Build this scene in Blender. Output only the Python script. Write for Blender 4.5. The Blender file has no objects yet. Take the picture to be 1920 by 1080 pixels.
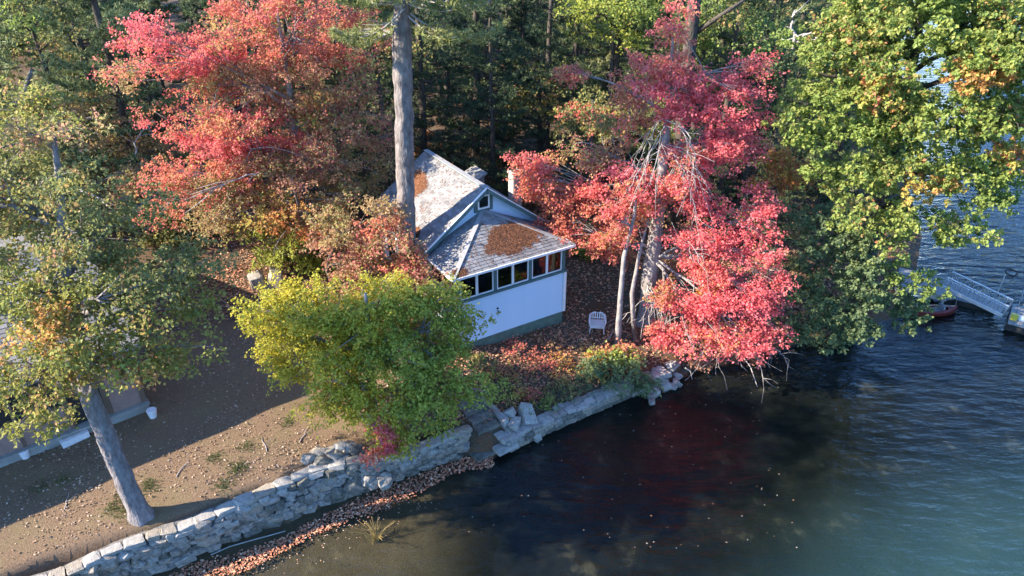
import bpy, math
import numpy as np
from mathutils import Vector, Matrix

R = math.radians
SC = bpy.context.scene
COL = SC.collection

# ------------------------------------------------------------------ camera, sky, sun, exposure
F_PX, PITCH, CAM_H = 1344.3, R(29.42), 16.1
cam_d = bpy.data.cameras.new('camera'); cam = bpy.data.objects.new('camera', cam_d); COL.objects.link(cam)
cam_d.sensor_width = 36.0; cam_d.lens = 36.0 * F_PX / 1920.0
cam_d.clip_start = 0.1; cam_d.clip_end = 4000
cam.location = (0, 0, CAM_H); cam.rotation_euler = (R(90) - PITCH, 0, 0)
SC.camera = cam

SUN_EL, SUN_AZ = R(30), R(12.0)           # light travels 12 deg from +X towards +Y
w = bpy.data.worlds.new('World'); SC.world = w; w.use_nodes = True
nt = w.node_tree; nt.nodes.clear()
sky = nt.nodes.new('ShaderNodeTexSky'); sky.sky_type = 'NISHITA'; sky.sun_disc = False
sky.sun_elevation = SUN_EL
to_sun = Vector((-math.cos(SUN_AZ) * math.cos(SUN_EL), -math.sin(SUN_AZ) * math.cos(SUN_EL), math.sin(SUN_EL)))
sky.sun_rotation = math.atan2(to_sun.x, to_sun.y)
sky.air_density = 1.0; sky.dust_density = 0.1; sky.ozone_density = 9.0
bg = nt.nodes.new('ShaderNodeBackground'); bg.inputs['Strength'].default_value = 0.15
wo = nt.nodes.new('ShaderNodeOutputWorld')
nt.links.new(sky.outputs[0], bg.inputs['Color']); nt.links.new(bg.outputs[0], wo.inputs['Surface'])
sl = bpy.data.lights.new('sun', 'SUN'); sl.energy = 4.3; sl.angle = R(0.53); sl.color = (1.0, 0.88, 0.72)
so = bpy.data.objects.new('sun', sl); COL.objects.link(so)
so.rotation_euler = to_sun.to_track_quat('Z', 'Y').to_euler(); so.location = (-40, -10, 40)
SC.view_settings.view_transform = 'Standard'; SC.view_settings.look = 'None'
SC.view_settings.gamma = 1.0; SC.view_settings.use_curve_mapping = False
SC.view_settings.exposure = 1.95
SC.render.engine = 'CYCLES'
SC.cycles.caustics_reflective = False; SC.cycles.caustics_refractive = False
SC.cycles.max_bounces = 8; SC.cycles.transparent_max_bounces = 12
SC.cycles.diffuse_bounces = 4; SC.cycles.glossy_bounces = 3

# ------------------------------------------------------------------ places: survey points read as (column, row) of a 1920x1080 view
cth, sth = math.cos(PITCH), math.sin(PITCH)
def ray(px, py):
    x = (px - 960) / F_PX; v = (540 - py) / F_PX
    return np.array([x, cth + v * sth, -sth + v * cth])
def gp(px, py, z=0.0):                      # where that sight line meets height z
    d = ray(px, py); t = (z - CAM_H) / d[2]
    return np.array([d[0] * t, d[1] * t, z])
def at(px, py, Y):                          # where that sight line meets depth Y
    d = ray(px, py); t = Y / d[1]
    return np.array([d[0] * t, Y, CAM_H + d[2] * t])

# ------------------------------------------------------------------ materials
def mat(name, nodes=None):
    m = bpy.data.materials.new(name); m.use_nodes = True
    return m
def ramp(n, stops):
    cr = n.color_ramp
    while len(cr.elements) > len(stops): cr.elements.remove(cr.elements[-1])
    while len(cr.elements) < len(stops): cr.elements.new(0.5)
    for e, (p, c) in zip(cr.elements, stops):
        e.position = p; e.color = (c[0], c[1], c[2], 1)
def plain(name, c1, c2=None, scale=6.0, rough=0.75, bump=0.0, bscale=None, spec=0.3, metal=0.0, stretch=(1, 1, 1), detail=6):
    """noise between two colours of the same surface, with fine relief"""
    m = mat(name); t = m.node_tree; p = t.nodes['Principled BSDF']
    p.inputs['Roughness'].default_value = rough; p.inputs['Metallic'].default_value = metal
    p.inputs['Specular IOR Level'].default_value = spec
    tc = t.nodes.new('ShaderNodeTexCoord'); mp = t.nodes.new('ShaderNodeMapping'); mp.inputs['Scale'].default_value = stretch
    t.links.new(tc.outputs['Object'], mp.inputs['Vector'])
    n = t.nodes.new('ShaderNodeTexNoise'); n.inputs['Scale'].default_value = scale; n.inputs['Detail'].default_value = detail
    n.inputs['Roughness'].default_value = 0.65
    t.links.new(mp.outputs[0], n.inputs['Vector'])
    r = t.nodes.new('ShaderNodeValToRGB'); c2 = c2 or tuple(x * 0.8 for x in c1)
    ramp(r, [(0.32, c2), (0.68, c1)])
    t.links.new(n.outputs['Fac'], r.inputs['Fac']); t.links.new(r.outputs['Color'], p.inputs['Base Color'])
    if bump:
        n2 = t.nodes.new('ShaderNodeTexNoise'); n2.inputs['Scale'].default_value = bscale or scale * 4; n2.inputs['Detail'].default_value = 5
        t.links.new(mp.outputs[0], n2.inputs['Vector'])
        b = t.nodes.new('ShaderNodeBump'); b.inputs['Strength'].default_value = bump; b.inputs['Distance'].default_value = 0.05
        t.links.new(n2.outputs['Fac'], b.inputs['Height']); t.links.new(b.outputs[0], p.inputs['Normal'])
    return m
def vcol(name, rough=0.8, bump=0.0, bscale=30, noise=0.0, spec=0.25):
    """albedo carried by each piece, plus grain"""
    m = mat(name); t = m.node_tree; p = t.nodes['Principled BSDF']
    p.inputs['Roughness'].default_value = rough; p.inputs['Specular IOR Level'].default_value = spec
    a = t.nodes.new('ShaderNodeAttribute'); a.attribute_name = 'col'
    src = a.outputs['Color']
    if noise or bump:
        tc = t.nodes.new('ShaderNodeTexCoord')
        n = t.nodes.new('ShaderNodeTexNoise'); n.inputs['Scale'].default_value = bscale; n.inputs['Detail'].default_value = 5
        t.links.new(tc.outputs['Object'], n.inputs['Vector'])
    if noise:
        mr = t.nodes.new('ShaderNodeMapRange'); mr.inputs['From Min'].default_value = 0.3; mr.inputs['From Max'].default_value = 0.7
        mr.inputs['To Min'].default_value = 1 - noise; mr.inputs['To Max'].default_value = 1 + noise
        t.links.new(n.outputs['Fac'], mr.inputs['Value'])
        mx = t.nodes.new('ShaderNodeMix'); mx.data_type = 'RGBA'; mx.blend_type = 'MULTIPLY'; mx.inputs['Factor'].default_value = 1
        t.links.new(src, mx.inputs[6]); t.links.new(mr.outputs[0], mx.inputs[7]); src = mx.outputs[2]
    t.links.new(src, p.inputs['Base Color'])
    if bump:
        b = t.nodes.new('ShaderNodeBump'); b.inputs['Strength'].default_value = bump; b.inputs['Distance'].default_value = 0.04
        t.links.new(n.outputs['Fac'], b.inputs['Height']); t.links.new(b.outputs[0], p.inputs['Normal'])
    return m
def leafmat(name, trans=0.5, rough=0.55):
    m = mat(name); t = m.node_tree; p = t.nodes['Principled BSDF']
    p.inputs['Roughness'].default_value = rough; p.inputs['Specular IOR Level'].default_value = 0.3
    a = t.nodes.new('ShaderNodeAttribute'); a.attribute_name = 'col'
    tr = t.nodes.new('ShaderNodeBsdfTranslucent'); mx = t.nodes.new('ShaderNodeMixShader'); mx.inputs[0].default_value = trans
    t.links.new(a.outputs['Color'], p.inputs['Base Color']); t.links.new(a.outputs['Color'], tr.inputs['Color'])
    t.links.new(p.outputs[0], mx.inputs[1]); t.links.new(tr.outputs[0], mx.inputs[2])
    t.links.new(mx.outputs[0], t.nodes['Material Output'].inputs['Surface'])
    return m
def barkmat(name, c1, c2, scale=9):
    return plain(name, c1, c2, scale=scale, rough=0.95, bump=1.0, bscale=scale * 1.5, spec=0.1, stretch=(1, 1, 0.42), detail=9)

M = {}
M['leaf'] = leafmat('leaf_blade')
M['needle'] = leafmat('needle_blade', 0.2, 0.6)
M['litter'] = vcol('fallen_leaf', 0.8)
M['pine_bark'] = barkmat('pine_bark', (0.30, 0.26, 0.235), (0.10, 0.085, 0.08), 7)
M['oak_bark'] = barkmat('oak_bark', (0.29, 0.265, 0.26), (0.12, 0.105, 0.105), 9)
M['maple_bark'] = barkmat('maple_bark', (0.34, 0.31, 0.29), (0.17, 0.15, 0.14), 6)
M['dead_wood'] = barkmat('dead_wood', (0.50, 0.46, 0.43), (0.30, 0.27, 0.25), 12)
M['dark_bark'] = barkmat('dark_bark', (0.13, 0.11, 0.09), (0.05, 0.042, 0.036), 8)
M['stone'] = plain('field_stone', (0.385, 0.35, 0.305), (0.15, 0.135, 0.115), 4, 0.9, 0.6, 14)
M['stone_dark'] = plain('mossy_stone', (0.22, 0.205, 0.17), (0.07, 0.066, 0.052), 4, 0.9, 0.6, 14)
M['stone_tan'] = plain('tan_stone', (0.40, 0.345, 0.27), (0.2, 0.17, 0.135), 4, 0.9, 0.6, 14)
M['stone_pale'] = plain('pale_cap_stone', (0.44, 0.41, 0.365), (0.24, 0.225, 0.20), 4, 0.9, 0.5, 16)
M['mortar'] = plain('mortar', (0.24, 0.22, 0.20), (0.09, 0.085, 0.075), 6, 0.95, 0.7, 20)
M['concrete'] = plain('old_concrete', (0.40, 0.385, 0.36), (0.22, 0.21, 0.195), 3.5, 0.9, 0.4, 18)
M['sky_tinted_paint'] = plain('sky_tinted_white_siding', (0.54, 0.68, 0.80), (0.48, 0.62, 0.74), 1.4, 0.55, 0.06, 30, stretch=(1, 1, 4))  # white siding, with the blue of its sky-lit shade put into the colour
M['white_paint'] = plain('white_siding_paint', (0.80, 0.80, 0.79), (0.72, 0.72, 0.71), 2.2, 0.55, 0.06, 30, stretch=(1, 1, 4))
M['trim_white'] = plain('white_trim', (0.80, 0.80, 0.78), (0.68, 0.68, 0.66), 5, 0.5)
M['green_trim'] = plain('dark_teal_trim', (0.085, 0.155, 0.15), (0.055, 0.105, 0.105), 5, 0.6)
M['skirt'] = plain('green_skirt_boards', (0.13, 0.19, 0.15), (0.07, 0.11, 0.085), 4, 0.8)
M['shingle'] = vcol('asphalt_shingle', 0.9, 0.5, 60, 0.22)
M['brick'] = plain('chimney_block', (0.50, 0.46, 0.41), (0.30, 0.27, 0.24), 9, 0.9, 0.4, 30)
M['beige'] = plain('beige_siding', (0.33, 0.225, 0.195), (0.24, 0.16, 0.135), 3, 0.7, 0.1, 20)
M['screen'] = plain('dark_screen', (0.035, 0.034, 0.034), (0.02, 0.02, 0.02), 10, 0.5)
M['brown_wood'] = plain('brown_wood', (0.20, 0.135, 0.095), (0.12, 0.08, 0.055), 5, 0.7, 0.3, 20, stretch=(1, 1, 0.2))
M['grey_wood'] = plain('weathered_plank', (0.36, 0.35, 0.335), (0.20, 0.195, 0.185), 5, 0.85, 0.3, 24, stretch=(0.3, 3, 1))
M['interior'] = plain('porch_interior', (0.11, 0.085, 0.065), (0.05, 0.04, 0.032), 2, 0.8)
M['alu'] = plain('aluminium', (0.62, 0.64, 0.66), (0.50, 0.52, 0.54), 8, 0.4, metal=0.6)
M['wicker'] = plain('white_wicker', (0.78, 0.77, 0.76), (0.6, 0.58, 0.57), 40, 0.6, 0.4, 120)
M['red_hull'] = plain('red_hull', (0.22, 0.045, 0.04), (0.15, 0.032, 0.028), 4, 0.35)
M['dark_hull'] = plain('cockpit_dark', (0.16, 0.06, 0.05), (0.08, 0.03, 0.03), 6, 0.6)
M['seat_grey'] = plain('grey_seat', (0.25, 0.27, 0.30), (0.18, 0.2, 0.225), 8, 0.6)
M['yellow'] = plain('yellow_plastic', (0.62, 0.50, 0.07), (0.5, 0.4, 0.05), 6, 0.5)
M['white_plastic'] = plain('white_plastic', (0.8, 0.8, 0.8), (0.68, 0.68, 0.7), 6, 0.4)
M['blue_plastic'] = plain('blue_plastic', (0.08, 0.2, 0.45), (0.06, 0.15, 0.36), 6, 0.4)
M['black'] = plain('black_rubber', (0.03, 0.03, 0.03), (0.018, 0.018, 0.018), 6, 0.6)
M['sedge'] = plain('dry_sedge', (0.42, 0.28, 0.09), (0.28, 0.19, 0.06), 8, 0.8)
M['foundation'] = plain('chalky_foundation', (0.33, 0.335, 0.31), (0.22, 0.22, 0.20), 3, 0.85, 0.2, 20)
M['roof_edge'] = plain('grey_roof_edge', (0.26, 0.25, 0.24), (0.18, 0.175, 0.165), 4, 0.8)
M['rope'] = plain('pale_rope', (0.5, 0.46, 0.4), (0.35, 0.32, 0.28), 30, 0.8)
def glass():
    m = mat('window_glass'); t = m.node_tree; t.nodes.remove(t.nodes['Principled BSDF'])
    tr = t.nodes.new('ShaderNodeBsdfTransparent'); tr.inputs['Color'].default_value = (0.45, 0.47, 0.48, 1)
    gl = t.nodes.new('ShaderNodeBsdfGlossy'); gl.inputs['Roughness'].default_value = 0.03
    fr = t.nodes.new('ShaderNodeFresnel')
    ge = t.nodes.new('ShaderNodeNewGeometry'); mr = t.nodes.new('ShaderNodeMapRange'); mr.inputs['To Min'].default_value = 1.5; mr.inputs['To Max'].default_value = 1 / 1.5
    t.links.new(ge.outputs['Backfacing'], mr.inputs['Value']); t.links.new(mr.outputs[0], fr.inputs['IOR'])
    mx = t.nodes.new('ShaderNodeMixShader')
    t.links.new(fr.outputs[0], mx.inputs[0]); t.links.new(tr.outputs[0], mx.inputs[1]); t.links.new(gl.outputs[0], mx.inputs[2])
    t.links.new(mx.outputs[0], t.nodes['Material Output'].inputs['Surface'])
    return m
M['glass'] = glass()

# ------------------------------------------------------------------ mesh helpers
I3 = np.eye(3)
class MB:
    def __init__(s): s.V = []; s.Q = []; s.T = []; s.C = []; s.n = 0; s.has_c = False
    def add(s, V, Q=None, T=None, C=None):
        V = np.asarray(V, float).reshape(-1, 3)
        s.V.append(V)
        if Q is not None and len(Q): s.Q.append(np.asarray(Q, int).reshape(-1, 4) + s.n)
        if T is not None and len(T): s.T.append(np.asarray(T, int).reshape(-1, 3) + s.n)
        if C is None: C = (0.5, 0.5, 0.5)
        else: s.has_c = True
        C = np.asarray(C, float)
        if C.ndim == 1: C = np.tile(C, (len(V), 1))
        s.C.append(C); s.n += len(V); return s
    def box(s, c, size, ax=I3, C=None, taper=None):
        h = np.array(size) / 2
        P = np.array([[x, y, z] for z in (-1, 1) for y in (-1, 1) for x in (-1, 1)], float)
        if taper is not None: P[P[:, 2] > 0, :2] *= taper
        P = P * h
        V = np.asarray(c) + P @ np.asarray(ax)
        return s.add(V, [[0, 2, 3, 1], [4, 5, 7, 6], [0, 1, 5, 4], [2, 6, 7, 3], [0, 4, 6, 2], [1, 3, 7, 5]], None, C)
    def bar(s, p, q, w=0.05, h=None, C=None):
        p = np.asarray(p, float); q = np.asarray(q, float); d = q - p; L = np.linalg.norm(d); x = d / L
        u = np.array([0, 0, 1.0]) if abs(x[2]) < 0.95 else np.array([0, 1.0, 0])
        y = np.cross(u, x); y /= np.linalg.norm(y); z = np.cross(x, y)
        return s.box((p + q) / 2, (L, w, h or w), np.array([x, y, z]), C)
    def tube(s, P, r, n=6, C=None, cap=True):
        P = np.asarray(P, float); m = len(P)
        r = np.broadcast_to(np.asarray(r, float), (m,))
        T = np.gradient(P, axis=0); T /= np.linalg.norm(T, axis=1)[:, None] + 1e-9
        ref = np.array([0, 0, 1.0]) if abs(T[0, 2]) < 0.8 else np.array([1.0, 0, 0])
        A = np.cross(T, ref); A /= np.linalg.norm(A, axis=1)[:, None] + 1e-9
        B = np.cross(T, A)
        th = np.linspace(0, 2 * np.pi, n, endpoint=False)
        V = (P[:, None, :] + r[:, None, None] * (np.cos(th)[None, :, None] * A[:, None, :] + np.sin(th)[None, :, None] * B[:, None, :])).reshape(-1, 3)
        i = np.arange(m - 1)[:, None] * n; j = np.arange(n)[None, :]; k = (j + 1) % n
        Q = np.stack([i + j, i + k, i + n + k, i + n + j], -1).reshape(-1, 4)
        tri = []
        if cap:
            tri = [[0, q + 1, q] for q in range(1, n - 1)] + [[(m - 1) * n, (m - 1) * n + q, (m - 1) * n + q + 1] for q in range(1, n - 1)]
        return s.add(V, Q, tri, C)
    def mesh(s, name, m=None, smooth=False):
        V = np.concatenate(s.V); Q = np.concatenate(s.Q) if s.Q else np.zeros((0, 4), int); T = np.concatenate(s.T) if s.T else np.zeros((0, 3), int)
        me = bpy.data.meshes.new(name)
        me.vertices.add(len(V)); me.vertices.foreach_set('co', V.astype(np.float32).ravel())
        nl = Q.size + T.size; me.loops.add(nl)
        me.loops.foreach_set('vertex_index', np.concatenate([Q.ravel(), T.ravel()]).astype(np.int32))
        me.polygons.add(len(Q) + len(T))
        st = np.concatenate([np.arange(len(Q)) * 4, Q.size + np.arange(len(T)) * 3]).astype(np.int32)
        me.polygons.foreach_set('loop_start', st)
        me.polygons.foreach_set('use_smooth', np.full(len(st), bool(smooth)))
        if s.has_c:
            a = me.attributes.new('col', 'FLOAT_COLOR', 'POINT')
            C = np.concatenate(s.C); a.data.foreach_set('color', np.hstack([C, np.ones((len(C), 1))]).astype(np.float32).ravel())
        me.update(calc_edges=True); me.validate()
        if m is not None: me.materials.append(m)
        return me
    def build(s, name, m, parent=None, smooth=False, **tags):
        return link(name, s.mesh(name, m, smooth), parent, **tags)

def link(name, data, parent=None, loc=None, **tags):
    o = bpy.data.objects.new(name, data); COL.objects.link(o)
    if parent is not None: o.parent = parent
    if loc is not None: o.location = loc
    for k, v in tags.items():
        if v is not None: o[k] = v
    return o
def thing(name, label, category, loc=(0, 0, 0), rz=0.0, group=None):
    o = link(name, None, None, tuple(float(v) for v in loc), label=label, category=category, group=group)
    o.rotation_euler = (0, 0, rz); o.empty_display_size = 0.2
    return o
def copy_tree(o, parent=None):
    c = o.copy(); COL.objects.link(c)
    if parent is not None: c.parent = parent
    for ch in list(o.children): copy_tree(ch, c)
    return c
def unit(v): return v / (np.linalg.norm(v, axis=-1, keepdims=True) + 1e-9)

def vnoise(P, seed=0):
    """cheap smooth pseudo noise in -1..1 for arrays of points"""
    r = np.random.default_rng(seed); out = 0
    for k in range(7):
        d = r.normal(size=3); d /= np.linalg.norm(d); f = r.uniform(0.6, 1.7)
        out = out + np.sin(P @ d * f * 2.2 + r.uniform(0, 6.28))
    return out / 4.0

# ------------------------------------------------------------------ the shore
shore_px = [(332, 1082), (446, 1046), (580, 986), (651, 953), (720, 925), (800, 893), (870, 862), (905, 860), (945, 852), (1010, 812),
            (1120, 768), (1200, 735), (1265, 712), (1310, 690), (1380, 680), (1460, 655), (1530, 632), (1600, 615), (1660, 602), (1700, 590), (1722, 562)]
SH = [gp(x, y)[:2] for x, y in shore_px]
SH = [np.array(p, float) for p in [(-600, -160), (-80, -24), (-24, 2.5), (-16, 8.4)]] + SH + [np.array(p, float) for p in [(17.9, 28.0), (19.0, 29.6), (21.5, 34), (26, 46), (35, 68), (62, 120), (330, 640)]]
SH = np.array(SH)
wall_px = [(120, 1124), (311, 1064), (414, 1020), (502, 984), (545, 975), (637, 931), (687, 917), (793, 876), (868, 850)]
WL = [gp(x, y, 0.1)[:2] for x, y in wall_px]
nright = 7 + 4
WL = np.array([(-600, -158), (-80, -22.5), (-24, 3.6), (-16.2, 9.1)] + [tuple(p) for p in WL] + [tuple(p) for p in SH[nright:]])
def pdist(P, L):
    best = np.full(len(P), 1e9)
    for a, b in zip(L[:-1], L[1:]):
        d = b - a; t = np.clip(((P - a) @ d) / (d @ d), 0, 1)
        best = np.minimum(best, np.hypot(*(P - (a + t[:, None] * d)).T))
    return best
def inside(P, L):
    poly = np.vstack([L, [(-700, 900), (-700, -160)]]); c = np.zeros(len(P), bool)
    x, y = P.T
    for a, b in zip(poly, np.roll(poly, -1, 0)):
        if a[1] == b[1]: continue
        k = ((a[1] > y) != (b[1] > y)) & (x < (b[0] - a[0]) * (y - a[1]) / (b[1] - a[1]) + a[0]); c ^= k
    return c
def smooth(a, b, x):
    t = np.clip((x - a) / (b - a), 0, 1); return t * t * (3 - 2 * t)
def height(P):
    P = np.asarray(P, float).reshape(-1, 2); x, y = P.T
    s = np.where(inside(P, SH), 1, -1) * pdist(P, SH)
    q = np.where(inside(P, WL), 1, -1) * pdist(P, WL)
    step = np.interp(x, [-3.2, -0.6, 6.0, 7.5, 16], [1.12, 0.45, 0.40, 0.3, 0.3])
    wdt = np.interp(x, [-3.2, -1.0, 6, 8], [0.5, 0.3, 0.3, 1.0])
    slope = np.interp(x, [-6, -1, 5, 12], [0.052, 0.14, 0.10, 0.07])
    land = 0.12 * np.clip(s, 0, 1) + step * smooth(0.08, wdt, q) + slope * np.clip(q - 0.3, 0, 7) + 0.035 * np.clip(q - 7, 0, 60)
    bed = -np.minimum(0.03 + 0.16 * np.abs(s), 2.6)
    P3 = np.column_stack([P, 0 * x])
    rough = 0.035 * vnoise(P3 * 1.3, 3) + 0.05 * vnoise(P3 * 0.35, 5)
    return np.where(s > 0, land + rough * np.clip(q, 0, 1) * (np.abs(x) < 200), bed + 0.05 * vnoise(P3 * 1.1, 9) * (s < -1)), s, q
def gz(x, y): return float(height([[x, y]])[0][0])

def axis(lo, hi, step, far):
    a = np.arange(lo, hi + step, step); k = []
    d = step
    v = hi
    while v < far: d *= 1.35; v += d; k.append(v)
    l = []; d = step; v = lo
    while v > -far: d *= 1.35; v -= d; l.append(v)
    return np.array(l[::-1] + list(a) + k)
GX = axis(-20, 24, 0.17, 900); GY = axis(9, 34, 0.17, 900)
XX, YY = np.meshgrid(GX, GY); PP = np.column_stack([XX.ravel(), YY.ravel()])
ZZ, SS, QQ = height(PP)
nx = len(GX); ii, jj = np.meshgrid(np.arange(len(GX) - 1), np.arange(len(GY) - 1)); k0 = (jj * nx + ii).ravel()
g = MB(); g.add(np.column_stack([PP, ZZ]), np.column_stack([k0, k0 + 1, k0 + nx + 1, k0 + nx]))
# zone colours of the ground: raked lawn, leaf-strewn woods floor, lake bed with painted sky and shade
lawn = smooth(-1.0, -4.5, PP[:, 0]) * smooth(27, 21, PP[:, 1]) * (QQ > 0)
woods = (1 - lawn) * (QQ > 0)
g.C = [np.column_stack([lawn, woods, smooth(5.5, 12.5, -SS + 1.5 * vnoise(np.column_stack([PP * .3, 0 * SS]), 33))])]; g.has_c = True
water_shade = np.maximum(smooth(2.2, 4.6, -SS + 1.0 * vnoise(np.column_stack([PP * .6, 0 * SS]), 31)), smooth(-3.5, -.5, PP[:, 0]))  # bed darkened here: tree shade and reflections on the water, painted in
def groundmat():
    m = mat('ground_soil'); t = m.node_tree; p = t.nodes['Principled BSDF']; p.inputs['Roughness'].default_value = 0.95; p.inputs['Specular IOR Level'].default_value = 0.1
    a = t.nodes.new('ShaderNodeAttribute'); a.attribute_name = 'col'; sp = t.nodes.new('ShaderNodeSeparateColor'); t.links.new(a.outputs['Color'], sp.inputs[0])
    tc = t.nodes.new('ShaderNodeTexCoord')
    def noise(sc, det=6, rough=0.65):
        n = t.nodes.new('ShaderNodeTexNoise'); n.inputs['Scale'].default_value = sc; n.inputs['Detail'].default_value = det; n.inputs['Roughness'].default_value = rough
        t.links.new(tc.outputs['Object'], n.inputs['Vector']); return n
    def rmp(n, stops):
        r = t.nodes.new('ShaderNodeValToRGB'); ramp(r, stops); t.links.new(n.outputs['Fac'], r.inputs['Fac']); return r
    def mix(f, a_, b_, const=None):
        x = t.nodes.new('ShaderNodeMix'); x.data_type = 'RGBA'
        if const is None: t.links.new(f, x.inputs[0])
        else: x.inputs[0].default_value = const
        t.links.new(a_, x.inputs[6]); t.links.new(b_, x.inputs[7]); return x.outputs[2]
    fine = noise(22, 8, 0.75); mid = noise(1.1, 6); big = noise(0.35, 4)
    lawn_a = rmp(fine, [(0.3, (0.105, 0.068, 0.042)), (0.52, (0.205, 0.138, 0.087)), (0.75, (0.29, 0.20, 0.135))])
    lawn_b = rmp(fine, [(0.3, (0.12, 0.10, 0.05)), (0.7, (0.27, 0.20, 0.115))])
    mk = rmp(mid, [(0.48, (0, 0, 0)), (0.66, (0.7, 0.7, 0.7))])
    lw = mix(mk.outputs[0], lawn_a.outputs[0], lawn_b.outputs[0])
    wf = rmp(fine, [(0.3, (0.05, 0.032, 0.022)), (0.52, (0.14, 0.075, 0.042)), (0.72, (0.27, 0.13, 0.065))])
    mk2 = rmp(noise(1.7, 5), [(0.42, (0, 0, 0)), (0.62, (1, 1, 1))])
    wf2 = rmp(fine, [(0.35, (0.055, 0.05, 0.038)), (0.7, (0.16, 0.13, 0.09))])
    wd = mix(mk2.outputs[0], wf.outputs[0], wf2.outputs[0])
    bed_a = rmp(fine, [(0.3, (0.06, 0.044, 0.024)), (0.7, (0.18, 0.13, 0.07))])
    bed_b = rmp(mid, [(0.42, (0.016, 0.017, 0.012)), (0.62, (0.05, 0.045, 0.028)), (0.8, (0.22, 0.175, 0.10))])
    bd0 = mix(None, bed_a.outputs[0], bed_b.outputs[0], 0.55)
    silt = rmp(noise(0.12, 3), [(0.35, (0.052, 0.088, 0.098)), (0.7, (0.072, 0.108, 0.116))])
    aw = t.nodes.new('ShaderNodeAttribute'); aw.attribute_name = 'water_shade'
    water_shade_col = rmp(noise(0.8, 5), [(0.45, (0.005, 0.006, 0.005)), (0.6, (0.013, 0.013, 0.010)), (0.74, (0.085, 0.068, 0.042))])
    bd1 = mix(aw.outputs['Fac'], bd0, water_shade_col.outputs[0])
    sxy = t.nodes.new('ShaderNodeSeparateXYZ'); t.links.new(tc.outputs['Object'], sxy.inputs[0])
    sky_blue_fac = t.nodes.new('ShaderNodeMapRange'); sky_blue_fac.interpolation_type = 'SMOOTHSTEP'; sky_blue_fac.inputs['From Min'].default_value = 17; sky_blue_fac.inputs['From Max'].default_value = 30
    t.links.new(sxy.outputs[1], sky_blue_fac.inputs['Value'])
    deep = rmp(noise(0.1, 2), [(0.3, (0.03, 0.11, 0.30)), (0.7, (0.045, 0.14, 0.38))])  # blue of the reflected sky painted onto the far bed
    sd_ = mix(sky_blue_fac.outputs[0], silt.outputs[0], deep.outputs[0])
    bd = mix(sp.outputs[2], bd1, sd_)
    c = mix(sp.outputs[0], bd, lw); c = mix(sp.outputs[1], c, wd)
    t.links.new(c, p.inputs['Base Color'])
    b = t.nodes.new('ShaderNodeBump'); b.inputs['Strength'].default_value = 0.7; b.inputs['Distance'].default_value = 0.06
    t.links.new(fine.outputs['Fac'], b.inputs['Height']); t.links.new(b.outputs[0], p.inputs['Normal'])
    return m
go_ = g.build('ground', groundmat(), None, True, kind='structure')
wa = go_.data.attributes.new('water_shade', 'FLOAT', 'POINT'); wa.data.foreach_set('value', water_shade.astype(np.float32))

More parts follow.
